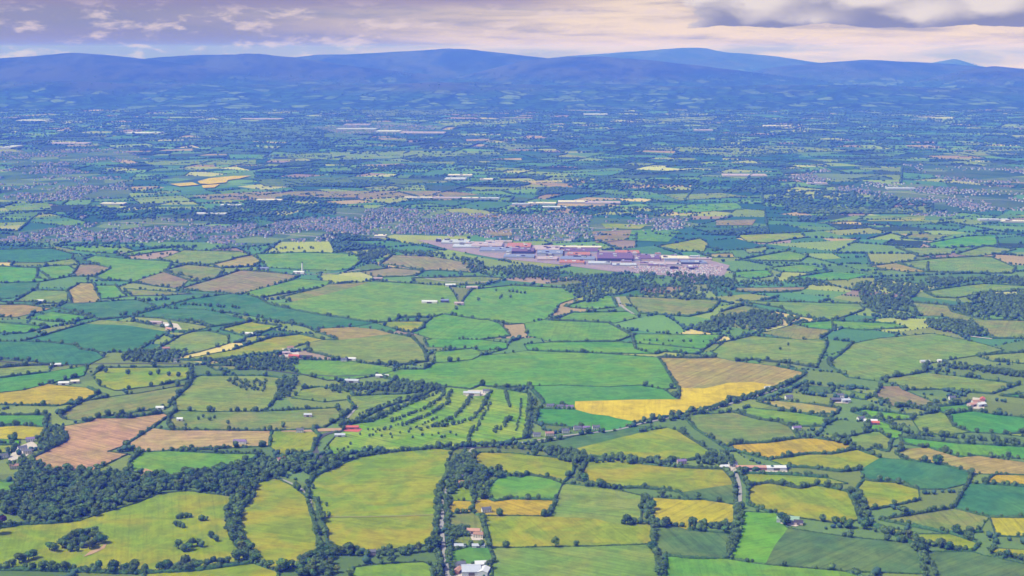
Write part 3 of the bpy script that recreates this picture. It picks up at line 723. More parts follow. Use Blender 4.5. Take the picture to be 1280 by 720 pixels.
# ------------------------------------------------------------------ individual trees: the 300 that show largest
TREES.sort(key=lambda t: -(t['s'] / t['d']) if t['inf'] else 0)
ind = [t for t in TREES if t['inf']][:298]; idset = {id(t) for t in ind}
bykey = {}
for t in TREES:
    if t['kind'] in 'hs': bykey.setdefault(t['key'], []).append(t)
for k, ts in bykey.items():
    ts.sort(key=lambda t: t['px'][0])
    for q, t in enumerate(ts):
        if len(ts) == 1: t['rank'] = ''
        elif q < len(ORD): t['rank'] = ORD[q]
        elif len(ts) - 1 - q < 8: t['rank'] = ORD[len(ts) - 1 - q].replace('left', 'right')
        else: t['rank'] = 'middle'
SIDE = {'left': 'on the left side of the', 'right': 'on the right side of the', 'far': 'along the far side of the', 'near': 'along the near side of the'}
def new_tree(name='tree'):
    o = bpy.data.objects.new(name, None); COL.objects.link(o); o.empty_display_size = 1; return o
for q, t in enumerate(ind):
    v = t['var']; o = new_tree()
    o.location = (t['x'], t['y'], .4); o.rotation_euler.z = random.uniform(0, 6.28)
    s = t['s']; wd = random.uniform(1.0, 1.42); o.scale = (s * wd, s * wd, s)
    me = PURPLE if v == 'P' else PALE if v == 'L' else CROWNS[random.choices(range(NV), (3, 3, 3, 3, 3, 3, 1))[0]]
    link('crown', me, o); link('trunk', TRUNKS[q % 3], o)
    if t['kind'] == 'h':
        f = FIELDS[t['key'][0]]; g = f"hedge trees {SIDE[t['key'][1]]} {f['desc']}"
        lab = (t['rank'] + ' ' if t['rank'] else '') + f"tree in the hedge {SIDE[t['key'][1]]} {f['desc']}"
        if len(lab.split()) > 16: lab = ' '.join(x for x in lab.split() if x != 'the')
    elif t['kind'] == 's':
        lab = (t['rank'] + ' ' if t['rank'] else '') + t['key']; g = t['key'] + ' group' if t['rank'] else None
    else:
        lab = f"leafy tree in the {t['key']}" if not t['key'].startswith(('row', 'trees', 'hedge trees')) else f"leafy tree among the {t['key']}"; g = t['key']
    tag(o, lab, 'tree', g)

# ------------------------------------------------------------------ the remaining countryside
restT = [(t['x'], t['y'], t['s']) for t in TREES if id(t) not in idset and -40 < t['px'][0] < 1320]
# parcel the land beyond the survey
def area(p): return abs(sum(p[i][0] * p[(i + 1) % len(p)][1] - p[(i + 1) % len(p)][0] * p[i][1] for i in range(len(p)))) / 2
def split(poly, out, rnd):
    a = area(poly); c = (sum(p[0] for p in poly) / len(poly), sum(p[1] for p in poly) / len(poly))
    lim = (22000 + 1.6 * c[1]) * rnd.choice((.6, 1, 1, 1.7, 2.6)) if c[1] > 0 else 4e4
    if a < lim and a < 3e5: out.append(poly); return
    P_ = np.asarray(poly); w, vec = np.linalg.eigh(np.cov((P_ - P_.mean(0)).T)); d = vec[:, 1]
    ang = math.atan2(d[1], d[0]) + rnd.gauss(0, .22); nx, ny = math.cos(ang), math.sin(ang)
    off = nx * c[0] + ny * c[1] + rnd.gauss(0, .09) * math.sqrt(a)
    A, B = [], []
    for i in range(len(poly)):
        p, q = poly[i], poly[(i + 1) % len(poly)]; dp = nx * p[0] + ny * p[1] - off; dq = nx * q[0] + ny * q[1] - off
        (A if dp >= 0 else B).append(p)
        if dp * dq < 0:
            t = dp / (dp - dq); m = (p[0] + t * (q[0] - p[0]), p[1] + t * (q[1] - p[1])); A.append(m); B.append(m)
    if len(A) < 3 or len(B) < 3: out.append(poly); return
    split(A, out, rnd); split(B, out, rnd)
rnd = random.Random(21); parcels = []
D_END = 21500.0; wx = .40
start = [(-900, 1700), (900, 1700), (wx * D_END + 300, D_END), (-wx * D_END - 300, D_END)]
split(start, parcels, rnd)
PAL = [((.095, .185, .035), 4), ((.060, .150, .050), 5), ((.030, .095, .060), 5), ((.15, .21, .03), 3), ((.21, .24, .04), 2.0), ((.26, .20, .09), .9), ((.22, .17, .12), .6), ((.36, .30, .10), .28), ((.035, .065, .035), 3.2), ((.30, .31, .09), .5)]
fv, ff, fc = [], [], []
segs = []; woodp = []
def in_any(XY):
    q = px_arr(XY); m = np.zeros(len(q), bool)
    for f in FIELDS: m |= inside(q, f['px'])
    for _, p, _d in TOWNS: m |= inside(q, p)
    m |= inside(q, CAMPUS)
    return m
for p in parcels:
    o = len(fv); c = rnd.choices([x[0] for x in PAL], [x[1] for x in PAL])[0]; k = rnd.uniform(.8, 1.2)
    cy = sum(q[1] for q in p) / len(p)
    if cy < 5200 and c[1] < .12: c = rnd.choice(((.10, .17, .03), (.13, .18, .03), (.08, .16, .035), (.15, .18, .04)))
    if cy < 3300: c = rnd.choice(((.11, .16, .03), (.13, .17, .03), (.09, .15, .035)))
    cq = px_arr([(c_x := sum(q[0] for q in p) / len(p), cy)])
    if any(inside(cq, tp)[0] for _, tp, _d in TOWNS): c = rnd.choice(((.040, .090, .050), (.055, .105, .050), (.070, .115, .055), (.10, .15, .05)))
    elif cy > 6500 and rnd.random() < min(.5, (cy - 6500) / 10000): c = rnd.choice(((.035, .085, .060), (.045, .105, .060), (.040, .080, .060), (.060, .110, .055)))  # distance haze put into the colour: far parcels turn bluer and darker
    fv += [(q[0], q[1], .15) for q in p]
    s = sum(p[i][0] * p[(i + 1) % len(p)][1] - p[(i + 1) % len(p)][0] * p[i][1] for i in range(len(p)))
    ff.append(tuple(range(o, o + len(p))) if s > 0 else tuple(range(o + len(p) - 1, o - 1, -1)))
    fc.append((c[0] * k, c[1] * k, c[2] * k, 1))
    if c == PAL[8][0] and rnd.random() < .45 and area(p) < 90000: woodp.append(p)
    for a, b in zip(p, p[1:] + p[:1]):
        if rnd.random() < .62: segs.append((a, b))
far = mesh_obj('farmland', fv, ff, [])
farm = bpy.data.materials.new('far_fields'); t = nt(farm)
at_n = N(t, 'ShaderNodeAttribute', attribute_name='col'); g = N(t, 'ShaderNodeNewGeometry')
mid = noise_n(t, g.outputs['Position'], .012, 4, .6); fine = noise_n(t, g.outputs['Position'], .09, 3, .65)
val = math_n(t, 'ADD', .55, math_n(t, 'ADD', math_n(t, 'MULTIPLY', mid, .45), math_n(t, 'MULTIPLY', fine, .45)))
hs = N(t, 'ShaderNodeHueSaturation'); L(t, at_n, hs, 0, 4); t.links.new(val, hs.inputs['Value']); finish(t, hs.outputs[0], .95, .05)
far.data.materials.append(farm)
ca = far.data.color_attributes.new('col', 'FLOAT_COLOR', 'CORNER'); buf = []
for f_, c in zip(ff, fc): buf += list(c) * len(f_)
ca.data.foreach_set('color', np.asarray(buf, np.float32))
tag(far, kind='structure')
# hedge trees and spinneys of the far parcels
pts = []
for a, b in segs:
    ln = math.hypot(b[0] - a[0], b[1] - a[1]); d = (a[1] + b[1]) / 2
    s = 9 if d < 6000 else 13 if d < 10000 else 21; n = max(1, int(ln / s)); thin = rnd.uniform(.35, 1)
    tt = (np.arange(n) + rng.uniform(0, 1, n)) / n; tt = tt[rng.uniform(0, 1, n) < thin]
    big = rnd.choice((.7, 1, 1.3))
    for t_ in tt: pts.append((a[0] + t_ * (b[0] - a[0]) + rng.normal() * 2, a[1] + t_ * (b[1] - a[1]) + rng.normal() * 2, (rng.uniform(4, 9) if d < 10000 else rng.uniform(6, 13)) * big))
for p in woodp:
    P_ = np.asarray(p); x0, y0 = P_.min(0); x1, y1 = P_.max(0); s = 13 if y0 < 9000 else 22
    m = int((x1 - x0) * (y1 - y0) / s / s); XY = np.stack([rng.uniform(x0, x1, m), rng.uniform(y0, y1, m)], 1); XY = XY[inside(XY, p)]
    pts += [(x, y, rng.uniform(7, 13)) for x, y in XY]
for x, y in np.stack([rng.uniform(-8000, 8000, 7000), rng.uniform(5500, 20000, 7000)], 1): pts.append((x, y, rng.uniform(5, 11)))   # scattered field trees
pts = np.asarray(pts); ok = ~in_any(pts[:, :2]); pts = pts[ok]
q = px_arr(pts[:, :2]); pts = pts[(q[:, 0] > -30) & (q[:, 0] < 1310) & ~((q[:, 0] > 210) & (q[:, 0] < 316) & (q[:, 1] > 220) & (q[:, 1] < 236.5))]
def blob_cloud(P_, sub, wide=.52, seed=1):
    r = np.random.default_rng(seed); iv, if_ = ico(sub); n, k = len(P_), len(iv)
    S = np.stack([P_[:, 2] * wide * r.uniform(.8, 1.25, n), P_[:, 2] * wide * r.uniform(.8, 1.25, n), P_[:, 2] * .5], 1)
    V = iv[None] * S[:, None, :] * r.uniform(.72, 1.22, (n, k, 1)); V[:, :, :2] += P_[:, None, :2]; V[:, :, 2] += (P_[:, 2] * .52)[:, None]
    return V.reshape(-1, 3), (if_[None] + (np.arange(n) * k)[:, None, None]).reshape(-1, 3)
# beyond the 300: one object of middle-distance trees, built of the same leafy crowns for the nearer ones
rt = np.asarray(restT); dd = rt[:, 1]; nearm = dd < 3300; midm = (dd >= 3300) & (dd < 5200)
def leaf_cloud(P_, nq, seed, core_sub=1):
    r = np.random.default_rng(seed); Vs, Fs, off = [], [], 0
    bases = [leaf_quads(np.random.default_rng(50 + k), (0, 0, .55), (.36, .36, .42), nq, .085 if nq < 60 else .066) * r.uniform(.9, 1.1) for k in range(6)]
    for k in range(6):
        sel = P_[np.arange(len(P_)) % 6 == k]
        if not len(sel): continue
        an = r.uniform(0, 6.28, len(sel)); ca_, sa = np.cos(an), np.sin(an); w = sel[:, 2] * r.uniform(.9, 1.4, len(sel))
        b = bases[k]; X = (b[None, :, 0] * ca_[:, None] - b[None, :, 1] * sa[:, None]) * w[:, None] + sel[:, 0:1]
        Y = (b[None, :, 0] * sa[:, None] + b[None, :, 1] * ca_[:, None]) * w[:, None] + sel[:, 1:2]; Z = b[None, :, 2] * sel[:, 2:3] + .3
        V = np.stack([X, Y, Z], 2).reshape(-1, 3); Vs.append(V); Fs.append(np.arange(len(V)).reshape(-1, 4) + off); off += len(V)
    return np.concatenate(Vs), np.concatenate(Fs)
def join(name, groups, mat, label, cat):
    V = np.concatenate([g[0] for g in groups]); off = 0; me = bpy.data.meshes.new(name); loops = []; starts = []; tot = 0
    for v, f in groups:
        loops.append((f + off).ravel()); k = f.shape[1]; starts.append(tot + np.arange(len(f)) * k); tot += len(f) * k; off += len(v)
    me.vertices.add(len(V)); me.vertices.foreach_set('co', V.astype(np.float32).ravel())
    me.loops.add(tot); me.loops.foreach_set('vertex_index', np.concatenate(loops).astype(np.int32))
    st = np.concatenate(starts); me.polygons.add(len(st)); me.polygons.foreach_set('loop_start', st.astype(np.int32))
    me.materials.append(mat); me.update(calc_edges=True)
    o = link(name, me); tag(o, label, cat, None, 'stuff'); return o
small = lambda P_: np.column_stack([P_[:, :2], P_[:, 2] * .93])
join('trees', [leaf_cloud(rt[nearm], 110, 3), blob_cloud(small(rt[nearm]), 1, .46, 4), leaf_cloud(rt[midm], 44, 5), blob_cloud(small(rt[midm]), 1, .48, 6)],
     LEAF, 'many trees in the woods, hedges and golf course of the middle distance', 'trees')
pn = pts[:, 1] < 6500; pts = np.concatenate([pts, rt[~(nearm | midm)]]); pn = pts[:, 1] < 6500
join('far_trees', [blob_cloud(pts[pn], 1, .56, 8), blob_cloud(pts[~pn], 1, .75, 9)], LEAFHAZE, 'countless far hedge trees and spinneys fading into blue distance', 'trees')
if rest_h:
    join('hedges', [hedge_mesh(h['path'], h['ln'], h['st'][1] * .7, h['st'][2] * .75, 900 + i, 5, 4) for i, h in enumerate(rest_h)], HEDGE, 'short remaining stretches of hedge between small fields', 'hedges')

# ------------------------------------------------------------------ ground sheet, hills
gm = bpy.data.materials.new('grassland'); t = nt(gm); g = N(t, 'ShaderNodeNewGeometry')
a = noise_n(t, g.outputs['Position'], .002, 5, .6); b = noise_n(t, g.outputs['Position'], .05, 4, .6)
c = mixc(t, sstep(t, a, .4, .62), (.05, .09, .035), (.12, .16, .05)); c = mixc(t, math_n(t, 'MULTIPLY', b, .5), c, (.04, .07, .03)); finish(t, c, .95, .05)
G = 20500
o = mesh_obj('ground', [(-G, -600, 0), (G, -600, 0), (G, 47000, 0), (-G, 47000, 0)], [(0, 1, 2, 3)], gm); tag(o, kind='structure')
hm = bpy.data.materials.new('moorland'); t = nt(hm); g = N(t, 'ShaderNodeNewGeometry')
sc_ = N(t, 'ShaderNodeVectorMath', op='MULTIPLY', i1=(1, .45, 1)); L(t, g, sc_)
a = noise_n(t, sc_.outputs[0], .0011, 6, .62, .4); b = noise_n(t, sc_.outputs[0], .0042, 4, .6)
vo = N(t, 'ShaderNodeTexVoronoi', feature='F1'); vo.inputs['Scale'].default_value = .0036; L(t, g, vo)
ve = N(t, 'ShaderNodeTexVoronoi', feature='DISTANCE_TO_EDGE'); ve.inputs['Scale'].default_value = .0036; L(t, g, ve)
sx = N(t, 'ShaderNodeSeparateXYZ'); L(t, g, sx)
hh = math_n(t, 'ADD', sx.outputs[2], math_n(t, 'MULTIPLY', math_n(t, 'SUBTRACT', a, .5), 420)); low = math_n(t, 'SUBTRACT', 1.0, sstep(t, hh, 90, 330))
vs_ = N(t, 'ShaderNodeSeparateColor'); L(t, vo, vs_, 1, 0)
fieldc = mixc(t, sstep(t, vs_.outputs[0], .45, 1), (.030, .080, .045), (.105, .165, .050))
fieldc = mixc(t, sstep(t, b, .46, .60), fieldc, (.020, .052, .036))
fieldc = mixc(t, math_n(t, 'SUBTRACT', 1.0, sstep(t, ve.outputs[0], .02, .09)), fieldc, (.014, .038, .032))
moor = mixc(t, sstep(t, a, .40, .62), (.018, .034, .030), (.050, .064, .046)); moor = mixc(t, math_n(t, 'MULTIPLY', sstep(t, b, .55, .66), .6), moor, (.012, .026, .026))
finish(t, mixc(t, low, moor, fieldc), .95, .05)
def ridge(prof, D, Lf, seed, back=2500, rough=.16):
    prof = P(prof); xs = np.linspace(prof[0][0], prof[-1][0], 240); ys = np.interp(xs, [p[0] for p in prof], [p[1] for p in prof])
    ys = np.convolve(np.pad(ys, 5, mode='edge'), np.hanning(13)[1:-1] / np.hanning(13).sum(), 'valid')
    m = 56; V = []; Fc = []
    crest = H - (ys - HOR) / F * D
    for j in range(m):
        s = j / (m - 1) * 1.35                   # 0 foot .. 1 crest .. 1.35 behind
        for i, x in enumerate(xs):
            X = (x - 640) / F * D; Y = D - Lf * (1 - s) if s <= 1 else D + (s - 1) / .35 * back
            Y += 260 * mnoise.noise(Vector((X * .0007, seed, 0)))
            k = s if s <= 1 else 1 - (s - 1) / .35
            base = (k * k * (3 - 2 * k)) ** .85
            n = mnoise.fractal(Vector((X * .00042 + seed * 9.1, Y * .00042, seed)), .9, 2.1, 5)
            z = crest[i] * base * (1 + rough * 1.4 * n * math.sin(math.pi * min(k, 1)) ** .8) - 12
            z += crest[i] * .012 * mnoise.fractal(Vector((X * .0016, seed * 3.3, 1)), .9, 2, 4) * k
            V.append((X, Y, z))
    W = len(xs)
    Fc = [(j * W + i, j * W + i + 1, (j + 1) * W + i + 1, (j + 1) * W + i) for j in range(m - 1) for i in range(W - 1)]
    o = mesh_obj('hill', V, Fc, hm); o.data.polygons.foreach_set('use_smooth', np.ones(len(Fc), bool)); tag(o, kind='structure'); HV.append(np.asarray(V))
HV = []
ridge('-260,100 -150,84 -80,76 0,72 60,68 100,64.5 130,67 180,72 240,79 330,89 450,99 520,106', 23500, 4800, 1)
ridge('60,100 140,80 200,70.5 250,67.5 320,66.5 370,71 430,80 520,90 620,100', 25000, 4000, 2)
ridge('260,96 340,74 400,67.5 440,67 500,63.5 560,60.5 590,62 630,65.5 680,71 760,82 840,92', 31000, 5500, 3)
ridge('540,102 600,88 650,76 700,70.5 745,69.5 800,73 870,81 950,90 1040,100', 25500, 4500, 4)
ridge('640,86 700,70 750,66 800,63 845,59.5 868,60 900,65.5 960,69.5 1000,75 1060,83 1120,94', 42000, 7000, 5)
ridge('880,100 960,83 1020,77 1075,73.5 1130,76.5 1190,80 1260,87 1340,97', 30000, 5500, 6)
ridge('1130,90 1160,77 1185,72.5 1205,80 1235,88', 45000, 4000, 7)
ridge('1120,106 1170,93 1200,85 1235,80.5 1270,84 1340,90 1420,100', 24500, 3800, 8)
ridge('-300,104 -100,103 100,100 260,103 420,105 560,101 700,104 860,106 1000,103 1160,107 1300,105 1500,106', 20500, 3800, 9, rough=.35)

hp = np.concatenate(HV); hp = hp[(hp[:, 2] > 2) & (hp[:, 2] < 330)]; hp = hp[rng.integers(0, len(hp), 15000)] + rng.normal(size=(15000, 3)) * np.array([70, 60, 0]); hp[:, 2] -= 5
V_, F_ = blob_cloud(np.column_stack([hp[:, :2], rng.uniform(7, 16, len(hp))]), 1, .9, 31); V_[:, 2] += np.repeat(hp[:, 2], len(V_) // len(hp)); join('hill_trees', [(V_, F_)], LEAFHAZE, 'scattered far woods and hedges on the blue foothills', 'trees')
# ------------------------------------------------------------------ sheets: far yellow field, brown fields, sand, lake, roads
def sheet(name, poly, mat, z=.3):
    g = [at(*p) for p in P(poly)] if isinstance(poly, str) else poly
    cx = sum(p[0] for p in g) / len(g); cy = sum(p[1] for p in g) / len(g)
    tr = tessellate_polygon([[Vector((x, y, 0)) for x, y in g]]); fs = []
    for a, b, c in tr:
        s = (g[b][0] - g[a][0]) * (g[c][1] - g[a][1]) - (g[b][1] - g[a][1]) * (g[c][0] - g[a][0]); fs.append((a, b, c) if s > 0 else (a, c, b))
    o = mesh_obj(name, [(x - cx, y - cy, 0) for x, y in g], fs, mat, None, (cx, cy, z)); tag(o, kind='structure'); return o
for s in ('212,231 240,228.8 249,232 225,233.8', '247,227.6 262,223.6 290,221 314,220.5 300,224 285,226 283,229 262,231 250,230.5', '252,232.6 275,231 268,235.4 254,236'):
    sheet('rapeseed_field', s, CM['R'], 5.0)
sheet('field', '240,245 320,240 440,239 570,239 600,244 520,247 400,247 330,250 260,250', CM['P'], 1.0)
for s, c in [('320,195 480,188 640,190 560,196 420,200', 'N'), ('540,152 640,149 650,154 560,158', 'Y'), ('180,158 320,154 480,160 440,172 260,170', 'D'), ('800,185 960,182 1090,188 900,194', 'N'), ('1080,271 1155,270 1158,277 1085,277', 'Y'),
             ('758,288 850,289 835,303 770,300', 'E'), ('752,280 810,281 800,287 757,286', 'Y'), ('570,272 600,268 660,268 650,272', 'O'), ('590,290 640,287 640,295 600,296', 'P'), ('895,276 945,275 940,282 895,282', 'P'),
             ('740,290 790,288 785,300 745,304', 'P'), ('820,258 920,254 930,262 850,267', 'G'), ('830,244 900,242 935,246 850,251', 'N'), ('320,225 430,222 560,226 470,234 330,233', 'D'), ('175,202 320,200 320,206 190,207', 'N'),
             ('1020,280 1070,270 1155,270 1080,276', 'N'), ('1190,190 1285,186 1285,193 1200,196', 'N'), ('690,118 760,116 800,120 700,123', 'N'), ('1085,119 1110,118.4 1125,120.4 1100,121.2', 'O'), ('820,148 900,146 890,150 830,152', 'N'),
             ('440,138 560,136 590,142 470,146', 'D'), ('600,110 680,108.6 700,113 620,115', 'N'), ('5,258 60,254 65,263 10,265', 'N'), ('980,258 1100,262 1160,268 1000,267', 'D')]:
    SZ = globals().get('SZ', 1.0) + .12; sheet('field', s, CM[c], SZ)
WAT = bpy.data.materials.new('lake_water'); t = nt(WAT); finish(t, (.55, .52, .50), .25, .5)
sheet('lake', '950,101.2 995,100.6 997,102.2 955,103.2', WAT, 205)
sheet('campus_ground', CAMPUS and [at(*p) for p in CAMPUS], PAVE, 1.0)
for s in ('430,534.5 445,533.5 453,537 448,540.5 428,539.5',): sheet('bare_ground', s, ROOF['red'], 1.1)
for s in ('350,537.5 395,536 430,535.5 425,539 380,540.5 352,540', '173,590 182,586 192,590 190,595 176,595', '104,697 112,690 124,686 134,679 131,686 116,693'): sheet('bare_ground', s, DIRT, 1.1)
for s in ('566,705 612,706 616,712 610,724 562,724', '585,664 602,664 604,676 590,676', '1216,497 1232,499 1230,512 1212,511', '900,584 925,582 985,583 984,591 925,590 905,588', '585,488 610,488 606,495 582,496',
          '20,560 40,552 48,558 32,572 8,578', '352,436 372,436 375,448 356,446', '196,402 222,405 228,413 212,411', '1042,494 1062,496 1060,505 1044,504', '985,648 1005,654 995,659 975,655'): sheet('farmyard', s, YARD, 1.0)
def road(line, w, mat, z=1.3, name='road'):
    g = [Vector((*at(*p), 0)) for p in P(line)]; pts_ = []
    for i in range(len(g) - 1):
        p0, p1, p2, p3 = g[max(i - 1, 0)], g[i], g[i + 1], g[min(i + 2, len(g) - 1)]
        for k in range(8):
            t = k / 8; pts_.append(.5 * ((2 * p1) + (p2 - p0) * t + (2 * p0 - 5 * p1 + 4 * p2 - p3) * t * t + (3 * p1 - p0 - 3 * p2 + p3) * t ** 3))
    pts_.append(g[-1]); V = []
    for i, p in enumerate(pts_):
        d = (pts_[min(i + 1, len(pts_) - 1)] - pts_[max(i - 1, 0)]).normalized(); n = Vector((-d.y, d.x, 0)) * w / 2
        V += [(p.x + n.x, p.y + n.y, z), (p.x - n.x, p.y - n.y, z)]
    o = mesh_obj(name, V, [(2 * i, 2 * i + 1, 2 * i + 3, 2 * i + 2) for i in range(len(pts_) - 1)], mat); tag(o, kind='structure')
road('430,539 415,541 404,544.5 396,551 393,560 397,569 404,575', 11, ASPH)
road('352,600 368,607 385,620 391,645 400,675 408,690 412,722', 5, LANE)
road('592,560 582,572 566,598 556,620 552.5,645 553,672 556,695 560,724', 6.5, LANE)
road('640,556 680,549.5 725,543 770,538 800,530.5 850,520 890,511.5 930,500 975,485.5 1008,467', 6.5, LANE)
road('925,630 925,612 922,598 917,588', 6, LANE); road('402,647 470,646.4 545,644', 4, plain('farm_track', (.20, .19, .06)), 1.3, 'farm_track')
road('640,556 600,560 560,561 500,564 440,573 404,575', 5, ASPH); road('0,452 60,457 130,455 200,455 290,458 400,470 480,468', 5, ASPH)
road('330,340 380,343 420,342 450,337', 8, LANE); road('520,346 560,352 600,353 640,348', 9, LANE); road('772,372 776,381 784,388 792,393', 9, LANE); road('1155,403 1175,412 1210,420 1240,424', 7, YARD)
road('0,377 50,378 110,379 160,371 240,368 300,368', 6, ASPH); road('425,533 438,519 447,508', 5, LANE)

# ------------------------------------------------------------------ buildings
def gable(w, l, h, rise, over=.35):
    """walls with gable ends along x (length l), roof slabs"""
    a, b = l / 2, w / 2
    wv = [(-a, -b, 0), (a, -b, 0), (a, b, 0), (-a, b, 0), (-a, -b, h), (a, -b, h), (a, b, h), (-a, b, h), (-a, 0, h + rise), (a, 0, h + rise)]
    wf = [(0, 1, 5, 4), (2, 3, 7, 6), (1, 2, 6, 9, 5), (3, 0, 4, 8, 7)]
    t = .22; A, B = a + over, b + over; zl = h - rise * over / b + .05; zr = h + rise + .05
    rv = [(-A, -B, zl), (A, -B, zl), (A, 0, zr), (-A, 0, zr), (A, B, zl), (-A, B, zl)]; rv += [(x, y, z + t) for x, y, z in rv]
    rf = [(6, 7, 8, 9), (9, 8, 10, 11), (1, 0, 3, 2), (2, 3, 5, 4), (0, 1, 7, 6), (4, 5, 11, 10), (1, 2, 8, 7), (2, 4, 10, 8), (3, 0, 6, 9), (5, 3, 9, 11)]
    return wv, wf, rv, rf
def box(x0, x1, y0, y1, z0, z1):
    return [(x0, y0, z0), (x1, y0, z0), (x1, y1, z0), (x0, y1, z0), (x0, y0, z1), (x1, y0, z1), (x1, y1, z1), (x0, y1, z1)], [(0, 3, 2, 1), (4, 5, 6, 7), (0, 1, 5, 4), (1, 2, 6, 5), (2, 3, 7, 6), (3, 0, 4, 7)]
def root(name, px, py, rot, label, cat, group=None, z=1.0):
    o = bpy.data.objects.new(name, None); COL.objects.link(o); x, y = at(px, py); o.location = (x, y, z); o.rotation_euler.z = R(rot); tag(o, label, cat, group); return o
def farmhouse(px, py, rot, label, wall='white', roof='slate', l=13, w=7.5, h=5.2):
    o = root('farmhouse', px, py, rot, label, 'house'); wv, wf, rv, rf = gable(w, l, h, 2.8)
    mesh_obj('wall', wv, wf, WALL[wall], o); r = mesh_obj('roof', rv, rf, ROOF[roof], o)
    for sx in (-1, 1): v, f = box(sx * (l / 2 - .9) - .45, sx * (l / 2 - .9) + .45, -.4, .4, h + 1.8, h + 4.2); mesh_obj('chimney', v, f, WALL['brick'], r)
    for sy in (-1, 1):
        for k in range(4):
            for zz in (.9, 3.2):
                x = -l / 2 + l * (k + .5) / 4
                if k == 1 and zz < 1: continue
                v, f = box(x - .55, x + .55, sy * (w / 2) - .05, sy * (w / 2) + .05, zz, zz + 1.3); mesh_obj('window', v, f, GLASS, o)
    x = -l / 2 + l * 1.5 / 4; v, f = box(x - .55, x + .55, -w / 2 - .06, -w / 2 + .04, 0, 2.2); mesh_obj('door', v, f, DOOR, o)
    return o
def barn(px, py, rot, label, wall='grey', roof='zinc', l=28, w=14, h=5.5, rise=2.6):
    if py < 485: l *= .78; w *= .85; h *= .85
    o = root('barn', px, py, rot, label, 'barn'); wv, wf, rv, rf = gable(w, l, h, rise)
    mesh_obj('wall', wv, wf, WALL[wall], o); mesh_obj('roof', rv, rf, ROOF[roof], o)
    v, f = box(-l * .16, l * .16, -w / 2 - .08, -w / 2 + .04, 0, h * .8); mesh_obj('door', v, f, DOOR, o)
    return o
for a in [
    (575, 709, 8, 'white farmhouse at the left of the bottom farmyard', 'white', 'slate', 16, 8), (608, 640.5, 15, 'white house with dark roof beside the mustard strip', 'white', 'slate', 15, 8),
    (598, 672, -10, 'pale house beside the dark plantation', 'cream', 'tile', 15, 8), (852, 580, 10, 'pink house with lilac roof below the olive triangle', 'pink', 'purple', 16, 8),
    (300, 555, -4, 'long white house with purple slate roof in the tan field', 'white', 'purple', 24, 9), (351, 577.5, 40, 'white house with orange roof behind the lower left wood', 'white', 'tile', 15, 9),
    (996, 538, 12, 'white house with slate roof in the dull olive field', 'white', 'purple', 17, 9), (1076, 526, 20, 'white farmhouse beside the lime sliver', 'white', 'slate', 15, 8),
    (1190, 500, 5, 'small white cottage left of the red farm cluster', 'white', 'slate', 13, 8), (1220, 505, 10, 'large white house in the right hand farm', 'white', 'tile', 18, 9),
    (986, 499, 15, 'white house among trees east of rapeseed', 'white', 'slate', 16, 8), (1050, 497, -8, 'white house behind the tan strip', 'white', 'slate', 17, 9),
    (38, 552, 20, 'white house at the top of the left village', 'white', 'purple', 16, 8), (28, 563, 35, 'white gabled house in the middle of the left village', 'white', 'slate', 16, 9), (35, 567.5, 10, 'cream house at the right of left village', 'cream', 'slate', 15, 8),
    (4, 573, 30, 'white house at the left frame edge', 'white', 'slate', 17, 8), (18, 586, 15, 'cream house under the village wood', 'cream', 'tile', 15, 8), (12, 641, -20, 'white house beside the purple tree', 'white', 'slate', 15, 8),
    (671, 546, 5, 'white cottage at the left end of the roadside row', 'white', 'slate', 14, 8), (687, 545, 5, 'pink roofed house second in the roadside row', 'cream', 'tile', 16, 8), (707, 541.5, 6, 'white house third in the roadside row', 'white', 'slate', 14, 8),
    (722, 538, 6, 'white house fourth in the roadside row', 'white', 'slate', 15, 8), (733, 538, 6, 'cream house fifth in the roadside row', 'cream', 'purple', 14, 8), (745, 537, 6, 'white house at the right end of roadside row', 'white', 'slate', 14, 8),
    (688, 510, 0, 'white cottage left of the rapeseed corner', 'white', 'slate', 15, 8), (700, 511, 4, 'grey roofed house next to the rapeseed corner', 'white', 'slate', 15, 8), (712, 511.5, 4, 'white house touching the rapeseed corner', 'white', 'purple', 16, 8),
    (608, 491.5, -8, 'white house beside the golf clubhouse', 'white', 'slate', 14, 8), (916, 583, 12, 'white house left of the long pink barn', 'white', 'slate', 15, 8), (922, 590, 50, 'dark roofed house at the lane end', 'cream', 'slate', 15, 8),
    (363, 437, 15, 'white house at the top of the red farm', 'white', 'tile', 16, 8), (208, 438, 10, 'pink house among the copse trees', 'pink', 'tile', 18, 9), (188, 446, -8, 'white cottage in the copse by teal field', 'white', 'slate', 14, 8),
    (430, 452, 5, 'small white house beside the round pasture', 'white', 'slate', 14, 8), (375, 541, 4, 'small white house by the pale track', 'white', 'slate', 14, 8), (960, 487.5, 18, 'white bungalow at the rapeseed lane', 'white', 'zinc', 16, 8),
    (1290, 548, 0, 'cottage at the right frame edge', 'white', 'slate', 12, 7), (580, 607, 5, 'pink cottage in the copse beside the lane', 'pink', 'rust', 18, 9), (573, 600, 0, 'white cottage in the copse beside the lane', 'white', 'slate', 16, 8), (465, 694, 5, 'small pale cottage in the hedge above bottom field', 'pink', 'slate', 11, 7), (221, 453, 0, 'cottage below the copse', 'white', 'slate', 13, 8),
]: farmhouse(*a)
